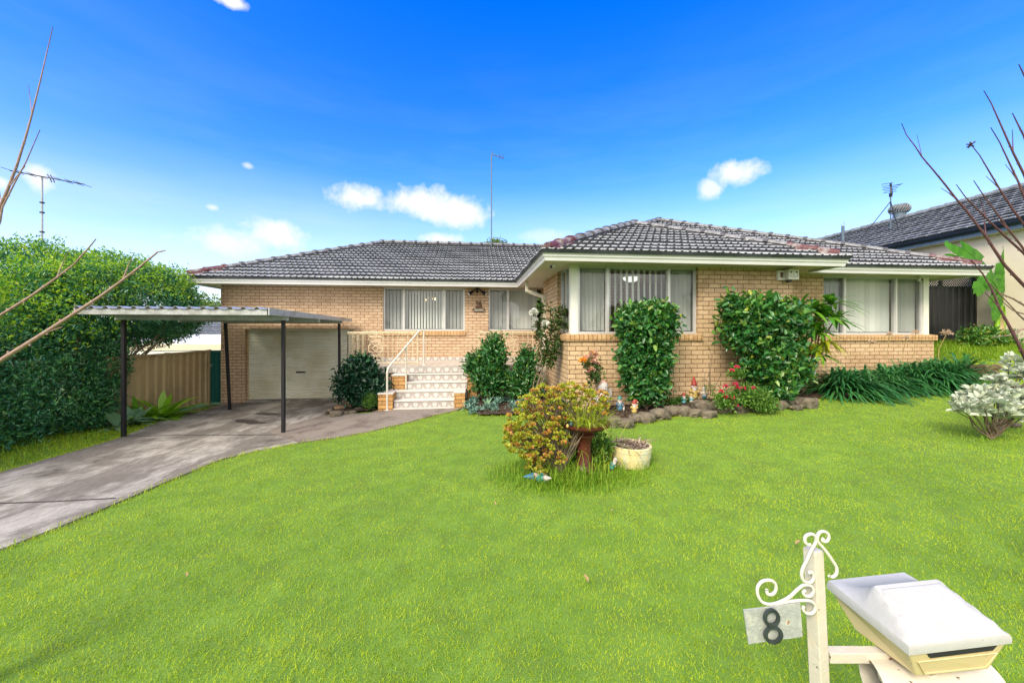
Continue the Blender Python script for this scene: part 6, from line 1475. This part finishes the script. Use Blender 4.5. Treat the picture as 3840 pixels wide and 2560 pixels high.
# cream pot
c=G(2365,1738); Yp=c.y; zg_=c.z-.01; zt_=atY(2365,1664,Yp).z; hh=zt_-zg_; R_=74*(c.x*ST+c.y*CT)/F
t=thing('barrel_pot','round cream barrel-shaped pot of dry stalks on the lawn right of the bird bath','pot',(c.x,Yp,zg_))
MB().lathe((c.x,Yp,zg_),[(R_*.88,0),(R_*.90,hh*.15),(R_*.915,hh*.16),(R_*.915,hh*.22),(R_*.93,hh*.24),(R_*.95,hh*.45),(R_*.97,hh*.46),(R_*.97,hh*.54),(R_*.975,hh*.56),(R_*.985,hh*.74),(R_*1.01,hh*.76),(R_*1.02,hh*.98),(R_*1.0,hh),(R_*.9,hh),(R_*.88,hh*.88),(.01,hh*.87)],40).build('tub','pot_cream',t,smooth='auto')
o=MB().lathe((c.x,Yp,zg_+hh*.9),[(R_*.88,.001),(R_*.5,.012),(.01,.02)],24).build('soil','mulch',t)
n=230; a=RNG.uniform(0,2*PI,n); r=np.sqrt(RNG.random(n))*R_*.85; P=np.c_[c.x+r*np.cos(a),Yp+r*np.sin(a),np.full(n,zt_-.02)+RNG.random(n)*.03]
V_,F_=strap_geo(P,np.c_[RNG.normal(0,1,n),RNG.normal(0,1,n),RNG.uniform(.05,.6,n)],RNG.uniform(.07,.20,n),.013,RNG.uniform(.1,.5,n),4,.3)
o=np_obj('dry_stalks',V_,F_,'l_dry',None,(c.x,Yp,zt_)); tag(o,'tangle of dry brown and white stalks in the cream pot','plant')
# ================================================================== letterbox, post and number plate
DP=1.05; pc=at(3082,2300,DP); zt_=1.052
t=thing('mailbox_post','square cream painted steel post with wrought scroll top, carrying the letterbox','post',(pc.x,pc.y,0))
b=MB(); b.box(-.0165,.0165,-.0165,.0165,-.1,zt_-.006); b.add([(-.0165,-.0165,zt_-.006),(.0165,-.0165,zt_-.006),(.0165,.0165,zt_-.006),(-.0165,.0165,zt_-.006),(-.016,-.016,zt_),(.016,-.016,zt_),(.016,.016,zt_),(-.016,.016,zt_)],[(0,1,5,4),(1,2,6,5),(2,3,7,6),(3,0,4,7),(4,5,6,7)])
from mathutils import Matrix
def place(b,rz,lean,loc):
    Mx=Matrix.Translation(Vector(loc))@Matrix.Rotation(lean,4,'Y')@Matrix.Rotation(rz,4,'Z'); b.v=[tuple(Mx@Vector(v)) for v in b.v]; return b
place(b,math.radians(10),-.052,(pc.x+.028,pc.y,0)).build('pole','post_paint',t,bevel=.002)
def px(u,v,d=DP-.02): return at(2740+u/2.138,1940+v/2.138,d)
def crv(l,n=5):
    P=[Vector(q) for q in l]; out=[]
    for i in range(len(P)-1):
        p0=P[max(i-1,0)];p1=P[i];p2=P[i+1];p3=P[min(i+2,len(P)-1)]
        for j in range(n):
            s=j/n; out.append(.5*((2*p1)+(p2-p0)*s+(2*p0-5*p1+4*p2-p3)*s*s+(3*p1-p0-3*p2+p3)*s**3))
    out.append(P[-1]); return out
b=MB()
for l,r in (([(745,160),(735,185),(765,190),(785,165),(780,130),(745,110),(710,120),(692,160),(700,195),(740,240),(780,290),(820,350),(848,400),(845,450),(815,475),(790,465)],.0042),
 ([(640,215),(615,215),(595,190),(600,150),(640,130),(675,145),(685,180),(672,215),(645,260),(610,340),(580,400),(568,450),(580,500),(620,522),(655,505),(665,465),(645,435),(622,445)],.0042),
 ([(290,575),(295,610),(335,612),(362,575),(355,525),(310,500),(250,512),(215,560),(220,625),(260,680),(330,692),(400,672),(470,635),(530,580),(585,540),(640,545),(665,585),(640,625),(600,625),(580,600),(600,578)],.0042),
 ([(350,695),(420,680),(500,668),(580,662),(640,668),(675,700),(672,745),(640,768),(600,760),(578,730),(590,705)],.0042)):
    b.tube(crv([px(*q) for q in l]),r,8)
b.build('scrollwork','white_metal',t,smooth=True)
t2=thing('number_plate','small weathered pale green plate with a dark metal number 8 hanging from the post scroll','number plate',px(340,850,DP-.03))
q=[px(105,742,DP-.03),px(558,688,DP-.03),px(578,952,DP-.03),px(480,968,DP-.03),(px(300,990,DP-.03)),px(145,1015,DP-.03)]; nv=Vector((ST,CT,0))*.004
b=MB(); b.prism(q,nv); b.build('plate','plate_white',t2)
def ring(cu,cv_,ru,rv,n=22): return [px(cu+ru*math.cos(2*PI*i/n),cv_+rv*math.sin(2*PI*i/n),DP-.036) for i in range(n)]
b=MB()
for cu,cv_,ru,rv in ((322,795,53,60),(335,930,62,60)):
    P=ring(cu,cv_,ru,rv); 
    vs=[];m_=len(P); ctr=sum(P,Vector())/m_
    for dd_ in (0,-.006):
        for k_ in (1.0+.22,1.0-.22):
            for p_ in P: vs.append(ctr+(p_-ctr)*k_+Vector((ST,CT,0))*dd_)
    fs=[]
    for i in range(m_):
        j=(i+1)%m_; fs+=[(2*m_+i,2*m_+j,3*m_+j,3*m_+i),(i,j,2*m_+j,2*m_+i),(m_+j,m_+i,3*m_+i,3*m_+j)]
    b.add(vs,fs)
b.build('number_eight','iron_dark',t2,smooth='auto')
# box: (lat, depth, z)
L=lambda a,d,z: ld(a,d,z)
t3=thing('mailbox','plastic letterbox with sloping white lid, cream body and dark letter slot on the post arm','mailbox',L(1.12,1.07,.75))
zr_=.862; rim=[(.983,.938),(1.288,.975),(1.268,1.225),(.985,1.185)]
# lid: rim skirt, inner panel raised, ridge
def ringp(f,z,tilt=0):
    c_=(1.131,1.08); return [L(c_[0]+(a-c_[0])*f,c_[1]+(d-c_[1])*f,z+tilt*(d-c_[1])) for a,d in rim]
b=MB(); r0=ringp(1.0,zr_-.014); r1=ringp(1.0,zr_); r2=ringp(.975,zr_+.010,.02); r3=ringp(.93,zr_+.016,.03)
vs=r0+r1+r2; b.add(vs,[(i,(i+1)%4,4+(i+1)%4,4+i) for i in range(4)]+[(4+i,4+(i+1)%4,8+(i+1)%4,8+i) for i in range(4)])
# top surface as a grid: slopes from the ridge to the front, concave sweep to the back
NU,NV=40,44; base=len(b.v); fr,fl=r2[1],r2[0]; br,bl_=r2[2],r2[3]
for j in range(NV+1):
    tv=j/NV
    for i in range(NU+1):
        tu=i/NU; p=(fl.lerp(fr,tu)).lerp(bl_.lerp(br,tu),tv)
        edge=min(tu,1-tu)/(.035+.095*min(1,tv/.52)); sx_=min(1,edge)
        if tv<.52: hgt_=.010+.050*(tv/.52)
        else:
            q_=(tv-.52)/.48; hgt_=.060*(1-q_)**1.8
        if tv<.06: hgt_*=tv/.06
        pan=.005 if (.10+.12*tv<tu<.90-.12*tv and .12<tv<.46) else 0
        b.v.append(tuple(p+Vector((0,0,hgt_*sx_+pan))))
for j in range(NV):
    for i in range(NU): b.f.append((base+j*(NU+1)+i,base+j*(NU+1)+i+1,base+(j+1)*(NU+1)+i+1,base+(j+1)*(NU+1)+i)); b.m.append(0)
b.poly(r0[::-1]); b.build('lid','letterbox_white',t3,smooth='auto')
top_=ringp(.955,zr_-.015); bot=[L(1.032,.965,.772),L(1.24,.985,.772),L(1.225,1.13,.772),L(1.01,1.115,.772)]
b=MB(); b.add(top_+bot,[(0,1,5,4),(1,2,6,5),(2,3,7,6),(3,0,4,7),(4,5,6,7)]); 
bo=b.build('body','letterbox_cream',t3,bevel=.004)
fa=lambda s,k_: top_[0].lerp(top_[1],s).lerp(bot[0].lerp(bot[1],s),k_)
off_=Vector((0,-.004,0))
b=MB(); b.prism([fa(.17,.04)+off_,fa(.88,.03)+off_,fa(.86,.20)+off_,fa(.19,.22)+off_],(0,.003,0)); b.build('letter_slot','dark',t3)
b=MB(); loop=[fa(.06,.34)+off_*.5,fa(.94,.34)+off_*.5,fa(.90,.86)+off_*.5,fa(.10,.86)+off_*.5]
b.tube(loop+[loop[0]],.0022,5); b.build('panel_rim','letterbox_cream',t3)
b=MB(); a0=L(.885,1.055,.752); b.prism([L(.875,1.04,.738),L(1.20,1.04,.738),L(1.20,1.04,.766),L(.875,1.04,.766)],Vector((ST,CT,0))*.028); b.build('arm','post_paint',t,bevel=.002)
b=MB(); b.ell(L(.988,1.0395,.746),.009,.002,.005,8,5); b.ell(L(1.04,1.0395,.752),.006,.002,.004,8,5); b.build('rust_spots','rust',t)
b=MB(); b.tube(crv([L(1.00,1.03,.742),L(.995,1.02,.715),L(1.02,1.01,.700),L(1.05,1.01,.712),L(1.09,1.0,.735),L(1.12,1.0,.742)]),.005,7); b.build('scroll_bracket','post_paint',t,smooth=True)
# paper tube: open rolled sheet
b=MB(); n=28; R1=.062; ctr0=L(.975,1.02,.695); ax_=(L(1.30,1.06,.690)-ctr0); sdv=ax_.normalized().cross(Vector((0,0,1))).normalized(); upv=Vector((0,0,1))
vs=[]
for e in (0,1):
    for rr in (R1,R1-.003):
        for i in range(n): 
            a=2*PI*i/n; sh=(.0+.035*math.cos(a)) if e==0 else 0
            vs.append(ctr0+ax_*e+ax_.normalized()*(-sh*1.0)+sdv*rr*1.25*math.cos(a)*.9+upv*rr*.95*math.sin(a))
fs=[]
for i in range(n):
    j=(i+1)%n; fs+=[(i,j,2*n+j,2*n+i),(n+j,n+i,3*n+i,3*n+j),(i,n+i,n+j,j),(2*n+j,3*n+j,3*n+i,2*n+i)]
b.add(vs,fs); o=b.build('paper_tube','post_paint',None,tuple(ctr0),smooth='auto'); tag(o,'cream open newspaper tube under the letterbox at the bottom edge','tube')
# ================================================================== fallen leaves and litter
t=None
for i,(u,v,s,lab) in enumerate(((2982,2061,.05,'curled tan leaf on the lawn left of the post top'),(2208,2198,.05,'pale fallen leaf on the lawn below the cream pot'),(905,2235,.03,'small dark fallen leaf on the left part of the lawn'),(105,2040,.05,'yellow fallen leaf at the driveway edge'),(1860,1905,.035,'pale fallen leaf just below the jade bush'),(1150,1695,.045,'brown fallen leaf where the path meets the driveway'),(2290,1930,.03,'small pale leaf on the lawn in front of the pot'),(700,2178,.03,'tiny brown leaf on the lawn at left'))):
    q=G(u,v); V_,F_=leaves_geo(np.array([[q.x,q.y,q.z+.03]]),np.array([[math.cos(i*2.1),math.sin(i*2.1),.25]]),np.array([[0,0,1.0]]),s,s*.5,.5,-.4)
    o=np_obj('fallen_leaf',V_,F_,'l_deadleaf',None,(q.x,q.y,q.z),smooth=True); tag(o,lab,'leaf','fallen leaves on the lawn')
# mulch chips on the beds
n=9000; x=RNG.uniform(-3.2,10.5,n*4); y=RNG.uniform(5.3,9.3,n*4); kk=(inpoly(x,y,bedR)|inpoly(x,y,bedL)); x=x[kk][:n];y=y[kk][:n]; z=HH(x,y)+.045
V_,F_=leaves_geo(np.c_[x,y,z],np.c_[RNG.normal(0,1,(len(x),2)),RNG.normal(0,.25,len(x))],np.c_[RNG.normal(0,.4,(len(x),2)),np.ones(len(x))],.045,.018,.1,0)
tag(np_obj('mulch_chips',V_,F_,'mulch_chip'),'dark bark chips and dry leaves covering the garden beds','mulch',kind='stuff')
# ================================================================== grass
lawn_ex=[dr,pathp,bedR,bedL]
def in_any(x,y,ps): 
    r=np.zeros(x.shape,bool)
    for p_ in ps: r|=inpoly(x,y,p_)
    return r
def wavy(x,y): return .035*np.sin(x*9+y*4)+.03*np.sin(x*23-y*17)+RNG.normal(0,.022,x.shape)
house_fp=[(XA0,YB),(XC0,YB),(XC0,YC),(XC1,YC),(XC1,YD),(XD1,YD),(XD1,20),(XA0,20)]
def blades(n,x0,x1,y0,y1,dens,h,w,mask=None,lean=.55,hv=.35):
    """blades over the rectangle thinned to dens(depth) per m2"""
    x=RNG.uniform(x0,x1,n); y=RNG.uniform(y0,y1,n); d=x*ST+y*CT; la=x*CT-y*ST
    keep=(d>.9)&(np.abs(la)<d*1.55+.6)&~inpoly(x,y,house_fp)
    ex=wavy(x,y); keep&=~(in_any(x+ex,y+ex,lawn_ex)&in_any(x+ex+.09,y+ex-.09,lawn_ex))
    if mask is not None: keep&=mask(x,y)
    keep&=RNG.random(n)<dens(d)*(x1-x0)*(y1-y0)/n
    x=x[keep];y=y[keep];d=d[keep];m=len(x); z=HH(x,y)
    A=np.c_[RNG.normal(0,lean,(m,2)),np.ones(m)]; A=unit(A); S=unit(np.cross(A,rdir(m)))
    pn=.92+.09*np.sin(x*2.1+1.3*np.sin(y*1.7))*np.cos(y*1.9+x*.7)
    H_=(h*(1+RNG.normal(0,hv,m))*pn).clip(.3*h,2.2*h)[:,None]; W_=(w*(.7+.12*d))[:,None]*(1+RNG.normal(0,.2,(m,1)))
    P=np.c_[x,y,z-.012]; B=unit(A+np.c_[RNG.normal(0,.5,(m,2)),np.zeros(m)])
    V=np.stack([P-S*W_*.5,P+S*W_*.5,P+A*H_*.55+S*W_*.42,P+A*H_*.55-S*W_*.42,P+A*H_*.55+B*H_*.45],1).reshape(-1,3)
    b_=(np.arange(m)*5)[:,None]; return V,[b_+np.array([[0,1,2,3]]),b_+np.array([[3,2,4]])]
nb=NB()
V_,F_=blades(1900000,-4,9.5,1.0,9.5,lambda d:np.clip(21000/d**1.25,1600,13000),.021,.0027); nb.add(V_,F_); print('grass',len(V_)//5)
V_,F_=blades(60000,9.3,14,5.5,13,lambda d:np.full(d.shape,1100.),.05,.0042); nb.add(V_,F_)
V_,F_=blades(60000,-8.2,-5.6,1.5,9.5,lambda d:np.full(d.shape,1500.),.045,.0036); nb.add(V_,F_)
tag(nb.build('grass','grass'),'short bright green mown lawn grass over the sloping front yard','grass',kind='stuff')
def longgrass(name,label,mask,n,x0,x1,y0,y1,L,W,mat,g=.45):
    x=RNG.uniform(x0,x1,n);y=RNG.uniform(y0,y1,n); k=mask(x,y); x=x[k];y=y[k];m=len(x)
    P=np.c_[x,y,HH(x,y)-.01]; D=np.c_[RNG.normal(0,.45,(m,2)),np.ones(m)]
    V_,F_=strap_geo(P,D,np.abs(L*(1+RNG.normal(0,.4,m))).clip(.04,2*L),W,np.abs(RNG.normal(g,.25,m)),5,.2)
    tag(np_obj(name,V_,F_,mat),label,'grass',kind='stuff')
longgrass('long_grass','long uncut grass and weeds around the jade bush, bird bath and pot',lambda x,y:(((x-ic.x)/1.0)**2+((y-ic.y)/.62)**2<1)&(RNG.random(len(x))<1.2-(((x-ic.x)/1.0)**2+((y-ic.y)/.62)**2))&(RNG.random(len(x))<.999),8200,ic.x-1.1,ic.x+1.1,ic.y-.7,ic.y+.7,.15,.006,'grass_long')
def near(poly,wd):
    def f(x,y):
        best=np.full(x.shape,9.0)
        for (x0,y0),(x1,y1) in zip(poly[:-1],poly[1:]):
            dx,dy=x1-x0,y1-y0; t_=np.clip(((x-x0)*dx+(y-y0)*dy)/(dx*dx+dy*dy+1e-9),0,1); best=np.minimum(best,np.hypot(x-x0-t_*dx,y-y0-t_*dy))
        return best<wd*(.6+.6*np.abs(np.sin(x*7)+np.sin(y*11)))
    return f
longgrass('edge_grass','ragged grass fringe growing over the edge of the driveway and path',near([(Rp[0][0],1.5)]+Rp,.045),75000,-4,0,1.5,8.3,.05,.005,'grass')
longgrass('edge_grass','ragged grass fringe along the far side of the driveway below the hedge',near([(Lp[0][0],1.5)]+Lp,.04),30000,-6.8,-5.6,1.5,10.2,.06,.005,'grass')
longgrass('edge_grass','ragged grass fringe against the rock edging of the bed',near(bRp,.05),60000,-.3,10,5.5,8.4,.05,.005,'grass')
longgrass('long_grass','long arching grass blades hanging in front of the jade bush and the bird bath pedestal',lambda x,y:(((x-atY(2140,1700,4.0).x)/.42)**2+((y-4.0)/.16)**2<1),1500,ic.x-1,ic.x+1,3.7,4.3,.34,.0075,'grass_long',.6)
longgrass('long_grass','tall bright grass on the raised verge between the banana plant and the sleepers',lambda x,y:(y>7.15)&(x>9.9),9500,9.9,14,7.15,8.7,.13,.010,'grass_long')
longgrass('long_grass','scruffy grass at the foot of the hedge beside the driveway',lambda x,y:(x<np.interp(y,[1,5,7,8,9.4],[-5.95,-5.93,-6.0,-6.25,-6.6]))&(x>-7),3600,-7,-5.8,2.0,9.4,.12,.008,'grass_long')
longgrass('long_grass','grass and weeds under the silver shrub at the right edge',lambda x,y:(((x-atY(3790,1600,4.1).x)/.7)**2+((y-4.15)/.35)**2<1),900,4.2,7.5,3.7,4.6,.12,.007,'grass_long')
c=atY(2250,1500,4.6)
longgrass('long_grass','tall fountain of yellow-green grass rising between the jade bush and the bird bath',lambda x,y:(((x-c.x+.05)/.8)**2+(y-4.5)**2<.05),1000,c.x-.4,c.x+.4,4.2,4.9,.58,.011,'grass_yellow',.45)
